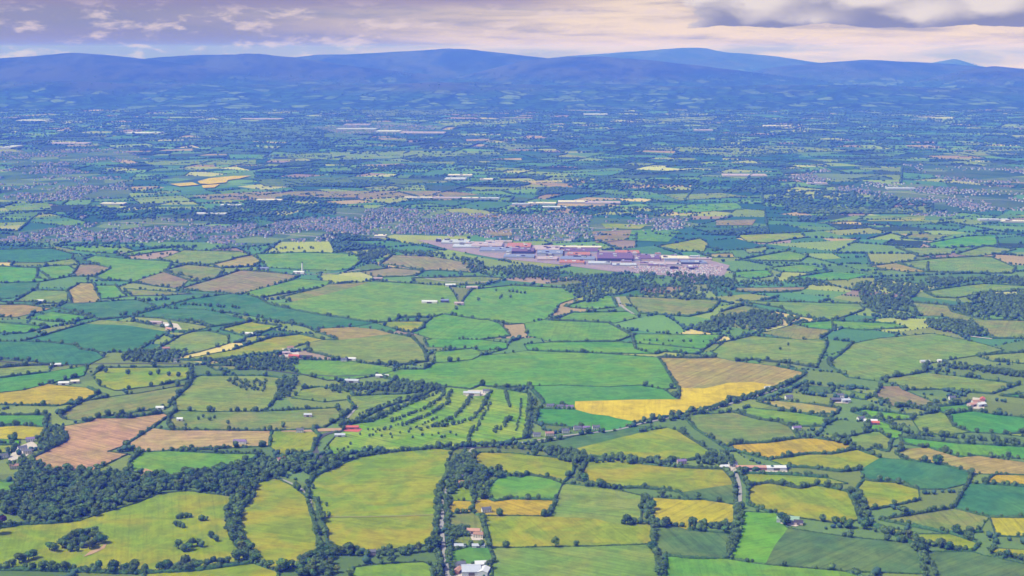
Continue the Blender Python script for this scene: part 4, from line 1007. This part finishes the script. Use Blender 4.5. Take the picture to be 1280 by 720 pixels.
for a in [
    (589, 716, 4, 'largest pale roofed barn in the bottom farmyard', 'grey', 'zinc', 27, 30, 6, 3), (602, 709, 6, 'white roofed barn at top right of the bottom farmyard', 'grey', 'white', 19, 16, 6), (605, 718, 80, 'white roofed barn at lower right of bottom farmyard', 'grey', 'white', 22, 14, 6), (572, 716, 70, 'rusty red shed in the bottom farmyard', 'brick', 'rust', 16, 9, 4),
    (592, 667, -6, 'pinkish roofed barn beside the plantation', 'pink', 'rust', 20, 11, 5), (575, 684.5, 0, 'long low white shed at the left of the shed row', 'white', 'zinc', 17, 7, 2.8), (598, 684.5, 2, 'long low white shed at the right of the shed row', 'white', 'zinc', 19, 7, 2.8),
    (985, 652, -14, 'big green roofed barn above the dark field', 'grey', 'green', 34, 22, 5), (998, 655.5, -14, 'small pink walled shed joined to the green barn', 'pink', 'dark', 14, 12, 4),
    (941, 587.5, 0, 'long rusty pink barn by the lane', 'brick', 'rust', 58, 12, 5), (970, 587.5, 0, 'white roofed barn at the end of the pink barn', 'grey', 'white', 34, 14, 5), (905, 586, 10, 'small white shed at the lane corner', 'white', 'white', 14, 8, 4),
    (1088, 529, -6, 'white roofed barn in the lime sliver farm', 'grey', 'white', 26, 12, 5), (1094, 531, -6, 'red walled shed in lime sliver farm', 'brick', 'red', 16, 8, 4), (1046, 502, 8, 'grey barn behind the tan strip', 'dark', 'slate', 26, 14, 5), (1057, 503, 8, 'pale roofed barn behind the tan strip', 'grey', 'zinc', 18, 12, 5),
    (1216, 508, 25, 'pink roofed barn in the right hand farm', 'pink', 'rust', 22, 12, 5), (1226, 508, 25, 'white roofed barn in the right hand farm', 'grey', 'white', 20, 12, 5), (1228, 501, 70, 'red roofed shed in the right hand farm', 'brick', 'red', 18, 10, 4),
    (1156, 454, 5, 'cream barn at the hedge corner', 'cream', 'zinc', 28, 12, 5), (1174, 453, 5, 'small white shed near the strip plantation', 'white', 'white', 12, 8, 5),
    (590, 494, -8, 'pale clubhouse of the golf course', 'cream', 'zinc', 36, 12, 5), (313, 419, -18, 'lilac barn at edge of yellow green field', 'grey', 'white', 34, 14, 5),
    (368, 447, -12, 'red roofed barn in red farm', 'brick', 'red', 34, 13, 5), (383, 448, -8, 'dark roofed barn right of red farm', 'dark', 'dark', 36, 13, 5), (358, 443, 10, 'pale pink barn in red farm', 'pink', 'pinkr', 24, 12, 5), (438, 450.5, -6, 'white barn on the round pasture edge', 'white', 'white', 34, 12, 5),
    (478, 472, -10, 'white barn at left corner of great green field', 'grey', 'white', 38, 12, 5), (440, 478, -8, 'grey barn by the scrubby field', 'grey', 'zinc', 40, 15, 5), (195, 405, -10, 'pale pink barn at the left of pink farm', 'pink', 'pinkr', 44, 16, 6), (207, 409, -35, 'white barn at right of pink farm', 'white', 'white', 40, 14, 6),
    (212, 413, -35, 'rusty shed below the pink farm', 'pink', 'rust', 30, 12, 5), (80, 481, 4, 'white shed over the yellow left field', 'white', 'white', 30, 12, 5), (94, 479, 10, 'cream barn over the yellow left field', 'cream', 'cream', 24, 12, 5), (70, 458, 12, 'pink shed on the left lane', 'pink', 'white', 30, 12, 5),
    (50, 378, 3, 'white shed by pale olive field', 'white', 'white', 28, 14, 6), (537, 379, -4, 'white barn in the huge pasture', 'white', 'white', 58, 18, 6), (556, 378, -4, 'blue grey barn in the huge pasture', 'dark', 'blue', 30, 16, 7), (574, 381, -8, 'pinkish barn at the right of huge pasture', 'pink', 'pinkr', 34, 16, 6),
    (563, 358, 4, 'white shed in the two shed field', 'white', 'white', 40, 24, 6), (590, 361, 4, 'pink shed in the two shed field', 'pink', 'pinkr', 44, 26, 6), (374, 342, -8, 'white shed right of the pinkish striped field', 'white', 'white', 46, 18, 6), (330, 337, -4, 'blue shed left of the tower', 'grey', 'blue', 40, 16, 6), (472, 350, 5, 'pale barn at tan headland', 'pink', 'pinkr', 40, 16, 6),
    (440, 536.5, 0, 'bright red roofed long shed beside the road bend', 'brick', 'red', 26, 9, 4), (425, 546, 2, 'low grey shed inside the road bend', 'grey', 'zinc', 20, 9, 3.5), (385, 521, 0, 'small pink shed in the rough pasture', 'pink', 'zinc', 16, 8, 4),
    (200, 512, 0, 'small white shed on the rough pasture', 'white', 'white', 16, 8, 4), (225, 526, 0, 'tiny white hut on pasture with bushes', 'white', 'white', 12, 7, 3.5),
]: barn(*a)
# white tapering tower
o = root('tower', 378, 339, 0, 'tall slim white tower standing in the upper left fields', 'tower')
def lathe(prof, n=14):
    V = [(r * math.cos(k / n * 6.2832), r * math.sin(k / n * 6.2832), z) for r, z in prof for k in range(n)]
    return V, [(j * n + k, j * n + (k + 1) % n, (j + 1) * n + (k + 1) % n, (j + 1) * n + k) for j in range(len(prof) - 1) for k in range(n)]
v, f = lathe([(3.6, 0), (3.0, 12), (2.5, 24), (2.3, 26)]); mesh_obj('shaft', v, f, WALL['white'], o)
v, f = lathe([(2.3, 26), (2.8, 26.4), (2.8, 27.6), (2.0, 28.4), (.2, 31)]); mesh_obj('cap', v, f, WALL['dark'], o)

# factory and warehouses : flat roofed blocks
def block(x0, x1, yn, yf, h, wall, roof, label, cat='factory building', name='factory_building', group=None, units=3):
    if name == 'factory_building':
        h *= .36; roof = 'zinc' if roof == 'white' else roof; wall = 'grey' if wall == 'white' else wall
    if name == 'warehouse':
        h *= .5; wall = 'grey'; roof = roof if random.random() < .35 else random.choice(('zinc', 'pinkr', 'cream'))
    if name == 'warehouse': yf = yn - (yn - yf) * .6
    (ax, ay), (bx, by) = at(x0, yn), at(x1, yn); _, cy = at((x0 + x1) / 2, yf); w = bx - ax; d = cy - ay
    o = bpy.data.objects.new(name, None); COL.objects.link(o); o.location = ((ax + bx) / 2, (ay + cy) / 2, 1.2); o.rotation_euler.z = R(-3); tag(o, label, cat, group)
    v, f = box(-w / 2, w / 2, -d / 2, d / 2, 0, h); mesh_obj('wall', v, f[2:], WALL[wall], o)
    v, f = box(-w / 2 - .5, w / 2 + .5, -d / 2 - .5, d / 2 + .5, h, h + 1.0); mesh_obj('roof', v, f, ROOF[roof], o)
    for k in range(units):
        x = random.uniform(-.4, .4) * w; y = random.uniform(-.35, .35) * d; s = random.uniform(3, 7)
        v, f = box(x - s, x + s, y - s, y + s, h + 1.0, h + 3.5); mesh_obj('roof_unit', v, f, ROOF[random.choice(('zinc', 'dark', 'white'))], o)
for k, a in enumerate([
    (552, 586, 305.5, 301.5, 14, 'white', 'white', 'white factory hall at the far left end of the works'), (545, 551, 302.5, 301.5, 22, 'dark', 'dark', 'leftmost of the small black blocks behind the works'), (556, 562, 302.5, 301.5, 24, 'dark', 'dark', 'second black block behind the works'), (573, 579, 302.7, 301.7, 22, 'dark', 'dark', 'rightmost black block behind the works'),
    (566, 600, 310.5, 307, 12, 'white', 'white', 'low white hall at the left of the works'), (590, 628, 310, 305, 18, 'pink', 'pinkr', 'pink roofed hall at left of the works'), (600, 640, 316, 311.5, 18, 'grey', 'blue', 'blue roofed hall at left of the works'),
    (634, 664, 311, 306, 16, 'pink', 'orange', 'orange roofed hall at the back of the works'), (640, 668, 317.5, 313, 22, 'dark', 'violet', 'dark violet block left of centre'), (630, 668, 323.5, 320, 14, 'grey', 'blue', 'long blue grey hall at the near edge'), (668, 700, 314.5, 309, 14, 'pink', 'pinkr', 'pale pink hall behind the centre'),
    (672, 704, 320.5, 316, 24, 'grey', 'blue', 'tall blue block at the centre'), (672, 697, 326.5, 323, 16, 'pink', 'pinkr', 'pale pink hall at the near centre'), (706, 748, 316.6, 312.5, 18, 'grey', 'violet', 'wide violet hall behind the orange roof'), (710, 738, 321.5, 318, 20, 'pink', 'orange', 'bright orange roofed hall at the centre'),
    (700, 731, 331, 327.5, 16, 'pink', 'orange', 'near orange roofed hall'), (701, 744, 326.5, 323, 16, 'grey', 'blue', 'long blue hall between two orange roofs'), (748, 793, 327, 319.5, 26, 'dark', 'violet', 'largest deep violet factory block'), (736, 764, 331.4, 328.5, 12, 'grey', 'zinc', 'zinc roofed hall in front of the violet block'),
    (798, 826, 326, 321.5, 18, 'pink', 'violet', 'maroon roofed block right of the largest block'), (770, 800, 318.5, 315, 14, 'pink', 'orange', 'salmon roofed hall behind the largest block'), (828, 862, 325.5, 322, 14, 'pink', 'cream', 'cream roofed hall right of the works'), (852, 882, 330.5, 327.4, 14, 'dark', 'blue', 'blue roofed hall near the car park'),
    (766, 796, 333.2, 330.6, 10, 'white', 'white', 'low white hall in front of the works'), (800, 848, 332.2, 329.2, 10, 'grey', 'pinkr', 'low lilac hall in front of the works'), (607, 640, 303.8, 302, 10, 'white', 'pinkr', 'pale strip hall behind the works'), (700, 752, 310.8, 309, 10, 'pink', 'cream', 'thin cream hall at the back edge'),
    (860, 890, 325.4, 323.6, 10, 'pink', 'pinkr', 'small pink hall at far right of the works'),
]): block(*a, group='factory buildings of the large works')
for a in [
    (640, 662, 257, 255.2, 12, 'white', 'white', 'left white warehouse of the central far row'), (660, 695, 256.2, 253.6, 12, 'cream', 'cream', 'cream warehouse in the central far row'), (698, 735, 254.4, 251.2, 12, 'white', 'cream', 'broad white warehouse in the central far row'), (732, 776, 255.6, 251.8, 12, 'cream', 'white', 'largest pale warehouse of the central far row'), (678, 708, 260.6, 258.6, 10, 'white', 'white', 'small white warehouse in front of the central far row'),
    (505, 540, 249, 247, 12, 'white', 'white', 'left white warehouse of the long far row'), (540, 575, 249.3, 246.8, 12, 'white', 'white', 'middle white warehouse of the long far row'), (575, 600, 249.6, 247.4, 12, 'white', 'cream', 'cream warehouse of the long far row'), (598, 624, 249.8, 247.6, 12, 'white', 'white', 'right white warehouse of the long far row'),
    (556, 582, 226, 222, 14, 'white', 'white', 'white warehouse behind the brown field'), (560, 590, 221, 218.6, 14, 'cream', 'cream', 'cream warehouse behind white warehouse'), (600, 616, 226, 223.6, 12, 'white', 'zinc', 'zinc warehouse right of cream warehouse'), (320, 352, 252, 249.6, 12, 'white', 'cream', 'cream warehouse beside the brown field'),
    (275, 300, 258.4, 256.4, 12, 'white', 'white', 'white warehouse over the left town'), (243, 282, 269, 266.6, 10, 'cream', 'white', 'long white warehouse over the left town'), (468, 482, 298, 294.5, 16, 'white', 'white', 'white hall beside the long estate'), (125, 155, 256.6, 254, 12, 'pink', 'pinkr', 'pink warehouse at far left'), (100, 104, 273.5, 271, 16, 'white', 'white', 'bright white block in the far left wood'),
    (0, 14, 186.5, 181.5, 20, 'white', 'zinc', 'grey white block at the left frame edge'), (60, 108, 180.8, 178.2, 14, 'white', 'white', 'long white warehouse at far left'), (155, 200, 167.6, 165.4, 16, 'white', 'white', 'pale far warehouse left of centre'), (420, 470, 162.6, 160.6, 16, 'white', 'zinc', 'far pale warehouse over the dull fields'), (470, 500, 165.6, 163.4, 16, 'white', 'white', 'far white warehouse over the dull fields'), (500, 556, 167.4, 164.8, 16, 'white', 'pinkr', 'far pink warehouse over the dull fields'),
    (430, 462, 157, 155.4, 16, 'white', 'pinkr', 'farthest pale warehouse under the left hills'), (868, 892, 164, 162.4, 16, 'white', 'white', 'far white warehouse right of centre'), (955, 990, 158.4, 156.6, 14, 'white', 'pinkr', 'far pink warehouse right of centre'), (1110, 1145, 237.5, 235, 12, 'white', 'white', 'white warehouse in the far right town'), (1225, 1262, 276.8, 274.4, 12, 'white', 'white', 'white warehouse at the right edge'), (1255, 1290, 279, 276, 12, 'pink', 'pinkr', 'pink warehouse at the right edge'),
    (1010, 1035, 231, 229, 12, 'pink', 'pinkr', 'pink warehouse in far small village'), (905, 960, 221, 217, 10, 'white', 'pinkr', 'pale warehouse left of far small village'), (790, 812, 133, 131.6, 18, 'white', 'white', 'tiny white warehouse near the hills'), (730, 760, 144, 142.4, 16, 'white', 'white', 'small white warehouse far behind'), (20, 60, 152, 150.2, 18, 'white', 'white', 'far white sheds left of hills'), (300, 352, 150, 148.4, 18, 'white', 'pinkr', 'far pale sheds below the hills'),
]: block(*a, cat='warehouse', name='warehouse', group='pale far warehouses', units=2)

for k in range(46):
    x = random.uniform(565, 880); yb = 304 + (x - 560) * .055 + random.uniform(0, 1) * (8 + (x - 560) * .035)
    w_ = random.uniform(6, 17); c_ = random.choice(('pinkr', 'blue', 'violet', 'white', 'zinc', 'dark', 'orange', 'pinkr', 'purple')); nm = {'pinkr': 'pale pink', 'blue': 'blue grey', 'violet': 'dark violet', 'white': 'white', 'zinc': 'grey', 'dark': 'near black', 'orange': 'orange', 'purple': 'purple'}[c_]
    block(x, x + w_, yb, yb - random.uniform(.7, 1.6), random.uniform(8, 20), random.choice(('pink', 'grey', 'dark', 'white')), c_, f'small {nm} roofed hall between the big halls of the works', group=f'small {nm} roofed halls of the works', units=1)
# parked cars of the works: countless, one object
def many_boxes(B):
    """B rows: x,y,z0,lx,ly,lz,rot"""
    B = np.asarray(B); u = np.array([(-.5, -.5, 0), (.5, -.5, 0), (.5, .5, 0), (-.5, .5, 0), (-.5, -.5, 1), (.5, -.5, 1), (.5, .5, 1), (-.5, .5, 1)])
    v = u[None] * B[:, None, 3:6]; c, s = np.cos(B[:, 6]), np.sin(B[:, 6])
    V = np.stack([v[:, :, 0] * c[:, None] - v[:, :, 1] * s[:, None] + B[:, 0:1], v[:, :, 0] * s[:, None] + v[:, :, 1] * c[:, None] + B[:, 1:2], v[:, :, 2] + B[:, 2:3]], 2).reshape(-1, 3)
    f = np.array([(4, 5, 6, 7), (0, 1, 5, 4), (1, 2, 6, 5), (2, 3, 7, 6), (3, 0, 4, 7)])
    return V, (f[None] + (np.arange(len(B)) * 8)[:, None, None]).reshape(-1, 4)
carp = P('780,333 850,334 880,330 905,334 898,343 860,345 800,340')
g = [at(*p) for p in carp]; xs = [p[0] for p in g]; ys = [p[1] for p in g]; B = []
yy = min(ys)
while yy < max(ys):
    for dy in (0, 5.5):
        x = min(xs)
        while x < max(xs):
            if random.random() < .8: B.append((x, yy + dy, 1.1, 1.8, 4.3, .9, 0)); B.append((x, yy + dy - .2, 2.0, 1.6, 2.2, .6, 0))
            x += 2.7
    yy += 19
B = np.asarray(B); B = B[inside(px_arr(B[:, :2]), carp)]
CARM = bpy.data.materials.new('car_paint'); t = nt(CARM); gg = N(t, 'ShaderNodeNewGeometry'); rp = N(t, 'ShaderNodeValToRGB'); L(t, gg, rp, 'Random Per Island', 0) if False else t.links.new(gg.outputs['Random Per Island'], rp.inputs[0])
rp.color_ramp.interpolation = 'CONSTANT'
for p_, c_ in ((.0, (.7, .7, .72, 1)), (.3, (.35, .36, .4, 1)), (.5, (.5, .08, .07, 1)), (.65, (.08, .1, .3, 1)), (.8, (.03, .03, .035, 1))):
    e = rp.color_ramp.elements.new(p_) if p_ > 0 else rp.color_ramp.elements[0]; e.color = c_
finish(t, rp.outputs[0], .35, .5)
join('parked_cars', [many_boxes(B)], CARM, 'mass of parked cars filling the large car park of the works', 'cars')

# ---- town houses
houses = []
for lab, poly, dens in TOWNS:
    g = np.asarray([at(*p) for p in poly]); x0, y0 = g.min(0); x1, y1 = g.max(0); cell = 190
    for gx in np.arange(x0, x1, cell):
        for gy in np.arange(y0, y1, cell):
            if random.random() > .55 + dens * .45: continue
            an = random.choice((0, .25, -.3, .5, 1.2)) + random.gauss(0, .1); ca_, sa = math.cos(an), math.sin(an)
            tone = random.random()
            for r_ in np.arange(-cell / 2, cell / 2, 24):
                for c_ in np.arange(-cell / 2, cell / 2, 10.5):
                    x = gx + cell / 2 + c_ * ca_ - r_ * sa; y = gy + cell / 2 + c_ * sa + r_ * ca_
                    pn_ = mnoise.noise(Vector((x * .0048, y * .0026, 2.7))) + .5 * mnoise.noise(Vector((x * .013, y * .008, 5.1)))
                    if random.random() > (.10 + dens * .55) * max(0, min(1, .62 + pn_ * 1.5)): continue
                    houses.append((x, y, an, random.choice((7.2, 8, 9.5)), random.uniform(4.4, 5.4), lab, tone))
XY = np.asarray([h[:2] for h in houses]); q = px_arr(XY); okm = np.zeros(len(q), bool)
for lab, poly, dens in TOWNS: okm |= inside(q, poly)
okm &= (q[:, 0] > -5) & (q[:, 0] < 1285)
houses = [h for h, m in zip(houses, okm) if m]
houses.sort(key=lambda h: h[1])
for k_, c_ in (('slate', (.12, .13, .20)), ('tile', (.25, .17, .17)), ('rust', (.25, .18, .21)), ('purple', (.17, .15, .25))): ROOF['t' + k_] = plain('town_' + k_, c_, .8, .2)
WALL['twhite'] = plain('town_white_render', (.52, .52, .57)); WALL['tpink'] = plain('town_pink_render', (.42, .36, .40)); WALL['tcream'] = plain('town_cream_render', (.46, .44, .45))
hproto = []
for wl, rf_ in (('white', 'slate'), ('pink', 'tile'), ('cream', 'slate'), ('white', 'rust'), ('pink', 'slate'), ('white', 'purple')):
    wv, wf, rv, rf = gable(8, 10, 5.4, 2.6); V = wv + rv; Fc = wf + [tuple(i + len(wv) for i in f_) for f_ in rf]
    me = bpy.data.meshes.new('town_house'); me.from_pydata(V, [], Fc); me.materials.append(WALL['t' + wl]); me.materials.append(ROOF['t' + rf_])
    me.polygons.foreach_set('material_index', np.asarray([0] * len(wf) + [1] * len(rf), np.int32)); hproto.append((me, wl, rf_))
ADJ = {'slate': 'grey', 'tile': 'orange', 'rust': 'rusty', 'purple': 'purplish'}
NI = 250
for k, h in enumerate(houses[:NI]):
    me, wl, rf_ = random.choice(hproto); o = link('town_house', me, None, (h[0], h[1], .2)); o.rotation_euler.z = h[2]; o.scale = (h[3] / 10, 1, h[4] / 5.4)
    tag(o, f'small {wl} house with {ADJ[rf_]} roof in the {h[5]}', 'house', f'{wl} {ADJ[rf_]} roofed houses of the {h[5]}')
wallsV, roofs = {}, {}
for h in houses[NI:]:
    wl = random.choice(('twhite', 'tpink', 'tcream', 'twhite')); rf_ = random.choice(('tslate', 'ttile', 'tslate', 'tpurple', 'trust', 'tslate'))
    wallsV.setdefault(wl, []).append(h); roofs.setdefault(rf_, []).append(h)
wv, wf, rv, rf = gable(8, 10, 5.4, 2.6)
def tri(fs): return np.asarray([t_ for f_ in fs for t_ in [(f_[0], f_[i], f_[i + 1]) for i in range(1, len(f_) - 1)]])
me = bpy.data.meshes.new('town_houses'); V = []; Ft = []; mi = []; off = 0; mats = []
for part, groups, lib in ((np.asarray(wv), wallsV, WALL), (np.asarray(rv), roofs, ROOF)):
    tf = tri(wf if part is not None and len(part) == 10 else rf)
    for key, hs_ in groups.items():
        A = np.asarray([(h[0], h[1], h[2], h[3], h[4]) for h in hs_]); c, s = np.cos(A[:, 2]), np.sin(A[:, 2])
        x = part[None, :, 0] * (A[:, 3] / 10)[:, None]; y = np.repeat(part[None, :, 1], len(A), 0); z = part[None, :, 2] * (A[:, 4] / 5.4)[:, None] + .2
        V.append(np.stack([x * c[:, None] - y * s[:, None] + A[:, 0:1], x * s[:, None] + y * c[:, None] + A[:, 1:2], z], 2).reshape(-1, 3))
        f_ = (tf[None] + (np.arange(len(A)) * len(part))[:, None, None]).reshape(-1, 3) + off; off += len(A) * len(part)
        Ft.append(f_); mi.append(np.full(len(f_), len(mats))); mats.append(lib[key])
V = np.concatenate(V); Ft = np.concatenate(Ft); me = np_mesh('town_houses', V, Ft, mats[0])
for m in mats[1:]: me.materials.append(m)
me.polygons.foreach_set('material_index', np.concatenate(mi).astype(np.int32))
o = link('town_houses', me); tag(o, 'thousands of tiny far houses in the towns and suburbs', 'houses', None, 'stuff')
for s_ in ('0,300 80,293 160,288 250,286 330,291 400,296 470,297', '150,278 250,281 330,285 420,279 520,281 640,286 760,284', '420,266 520,272 640,279 700,287', '1040,238 1120,240 1200,248 1290,251', '640,270 700,280 765,286 860,276'):
    road(s_, 12, LANE, .7)
# garden trees of the towns
gt = [(h[0] + random.uniform(-14, 14), h[1] + random.uniform(9, 18), random.uniform(4, 9.5)) for h in houses for _ in range(3) if random.random() < .75]
join('garden_trees', [blob_cloud(np.asarray(gt), 1, .5, 12)], LEAFHAZE, 'small garden trees scattered between the far town houses', 'trees')

# ------------------------------------------------------------------ air
HZ0 = dict(dens=8.6e-5, col=(.05, .125, 1.0))
v, f = box(-22500, 22500, -1200, 50000, -30, 800)
hz = mesh_obj('haze', v, f, []); hzm = bpy.data.materials.new('haze_air'); t = nt(hzm)
pv = N(t, 'ShaderNodeVolumePrincipled'); ou = N(t, 'ShaderNodeOutputMaterial'); L(t, pv, ou, 0, 1)
pv.inputs['Color'].default_value = (*HZ0['col'], 1); pv.inputs['Density'].default_value = HZ0['dens']; pv.inputs['Anisotropy'].default_value = 0.0
pv.inputs['Absorption Color'].default_value = (1, 1, 1, 1); pv.inputs['Density Attribute'].default_value = ''
hz.data.materials.append(hzm); tag(hz, 'blue air haze', 'haze', None, 'stuff')

# ------------------------------------------------------------------ sky
SUN_EL, SUN_AZ = 54, 252        # high on the left, a little behind the viewer
w = bpy.data.worlds.new('World'); scene.world = w; w.use_nodes = True; t = w.node_tree; t.nodes.clear()
sky = N(t, 'ShaderNodeTexSky', sky_type='NISHITA', sun_disc=False); sky.sun_elevation = R(SUN_EL); sky.sun_rotation = R(SUN_AZ)
tc = N(t, 'ShaderNodeTexCoord'); sx = N(t, 'ShaderNodeSeparateXYZ'); L(t, tc, sx, 0, 0)
u = math_n(t, 'ARCTAN2', sx.outputs[0], sx.outputs[1]); vv = math_n(t, 'ARCSINE', sx.outputs[2])
def uv(ku, kv, ou_=0.0):
    c = N(t, 'ShaderNodeCombineXYZ'); t.links.new(math_n(t, 'MULTIPLY', u, ku), c.inputs[0]); t.links.new(math_n(t, 'MULTIPLY', vv, kv), c.inputs[1]); c.inputs[2].default_value = ou_; return c.outputs[0]
K = 1.0
n_str = noise_n(t, uv(9, 110), 1, 5, .6, .3); n_puff = noise_n(t, uv(34, 105, 3), 1, 7, .62, .15); n_big = noise_n(t, uv(5, 28, 7), 1, 4, .55)
lr = sstep(t, math_n(t, 'ADD', u, math_n(t, 'MULTIPLY', math_n(t, 'SUBTRACT', n_big, .5), .35)), -.24, .10)
col = mixc(t, lr, (.29, .29, .42), (.86, .69, .57))
col = mixc(t, math_n(t, 'MULTIPLY', sstep(t, n_str, .40, .68), .70), col, (.27, .29, .43))
col = mixc(t, math_n(t, 'MULTIPLY', sstep(t, n_puff, .50, .66), .7), col, (.76, .63, .62))
topd = math_n(t, 'MULTIPLY', sstep(t, math_n(t, 'ADD', vv, math_n(t, 'MULTIPLY', math_n(t, 'SUBTRACT', n_big, .5), .012)), .024, .033), math_n(t, 'SUBTRACT', 1.0, sstep(t, u, -.02, .1)))
col = mixc(t, math_n(t, 'MULTIPLY', topd, .8), col, (.30, .26, .42))
# heavy flat-based cumulus on the right
base_n = noise_n(t, uv(13, 0, 11), 1, 2, .5); bil = noise_n(t, uv(26, 62, 5), 1, 5, .55, .3); edge = noise_n(t, uv(34, 70, 9), 1, 5, .6)
vor = N(t, 'ShaderNodeTexVoronoi', feature='SMOOTH_F1'); vor.inputs['Scale'].default_value = 1; vor.inputs['Smoothness'].default_value = .5
dv = N(t, 'ShaderNodeVectorMath', op='ADD'); t.links.new(uv(30, 85, 2), dv.inputs[0]); cx_ = N(t, 'ShaderNodeCombineXYZ'); t.links.new(bil, cx_.inputs[0]); t.links.new(bil, cx_.inputs[1]); L(t, cx_, dv, 0, 1); L(t, dv, vor)
vb = math_n(t, 'ADD', .0085, math_n(t, 'MULTIPLY', base_n, .011))
hgt = math_n(t, 'SUBTRACT', vv, vb)
mu = sstep(t, math_n(t, 'ADD', u, math_n(t, 'MULTIPLY', math_n(t, 'SUBTRACT', edge, .5), .16)), .118, .140)
mk = math_n(t, 'MULTIPLY', sstep(t, math_n(t, 'ADD', hgt, math_n(t, 'MULTIPLY', math_n(t, 'SUBTRACT', edge, .5), .007)), 0, .0007), mu)
lit = math_n(t, 'ADD', math_n(t, 'MULTIPLY', hgt, 38), math_n(t, 'ADD', math_n(t, 'MULTIPLY', math_n(t, 'SUBTRACT', .45, vor.outputs[0]), .9), math_n(t, 'MULTIPLY', math_n(t, 'SUBTRACT', bil, .5), 1.1)))
cc = mixc(t, sstep(t, lit, -.1, .7), (.26, .27, .40), (.76, .68, .68))
col = mixc(t, mk, col, cc)
# overhead: broken grey-white cloud under blue
gen = noise_n(t, tc.outputs['Generated'], 3.0, 6, .6); up = sstep(t, vv, .05, .14)
cloudy = sstep(t, gen, .42, .60)
bgA = N(t, 'ShaderNodeBackground', i1=.10); L(t, sky, bgA)
bgB = N(t, 'ShaderNodeBackground', i1=.56); 
t.links.new(mixc(t, up, col, (.62, .62, .68)), bgB.inputs[0])
fac = math_n(t, 'ADD', math_n(t, 'SUBTRACT', 1.0, up), math_n(t, 'MULTIPLY', up, math_n(t, 'MULTIPLY', cloudy, .8)))
mx = N(t, 'ShaderNodeMixShader'); t.links.new(fac, mx.inputs[0]); L(t, bgA, mx, 0, 1); L(t, bgB, mx, 0, 2)
ow = N(t, 'ShaderNodeOutputWorld'); L(t, mx, ow)
ld = bpy.data.lights.new('sun', 'SUN'); ld.energy = 3.0; ld.angle = R(4); ld.color = (1, .96, .88)
sun = bpy.data.objects.new('sun', ld); COL.objects.link(sun)
az = R(SUN_AZ); dirv = Vector((math.sin(az) * math.cos(R(SUN_EL)), math.cos(az) * math.cos(R(SUN_EL)), math.sin(R(SUN_EL))))
sun.rotation_euler = dirv.to_track_quat('Z', 'Y').to_euler(); sun.location = (0, 0, 5000)

scene.view_settings.view_transform = 'Standard'; scene.view_settings.look = 'None'; scene.view_settings.gamma = 1; scene.view_settings.exposure = .9
scene.render.engine = 'CYCLES'
cy = scene.cycles; cy.max_bounces = 4; cy.diffuse_bounces = 2; cy.volume_bounces = 0; cy.transparent_max_bounces = 8
print('fields', len(FIELDS), 'hedges', len(HEDGES), 'trees', len(TREES), 'parcels', len(parcels), 'farpts', len(pts), 'houses', len(houses), 'cars', len(B) // 2)
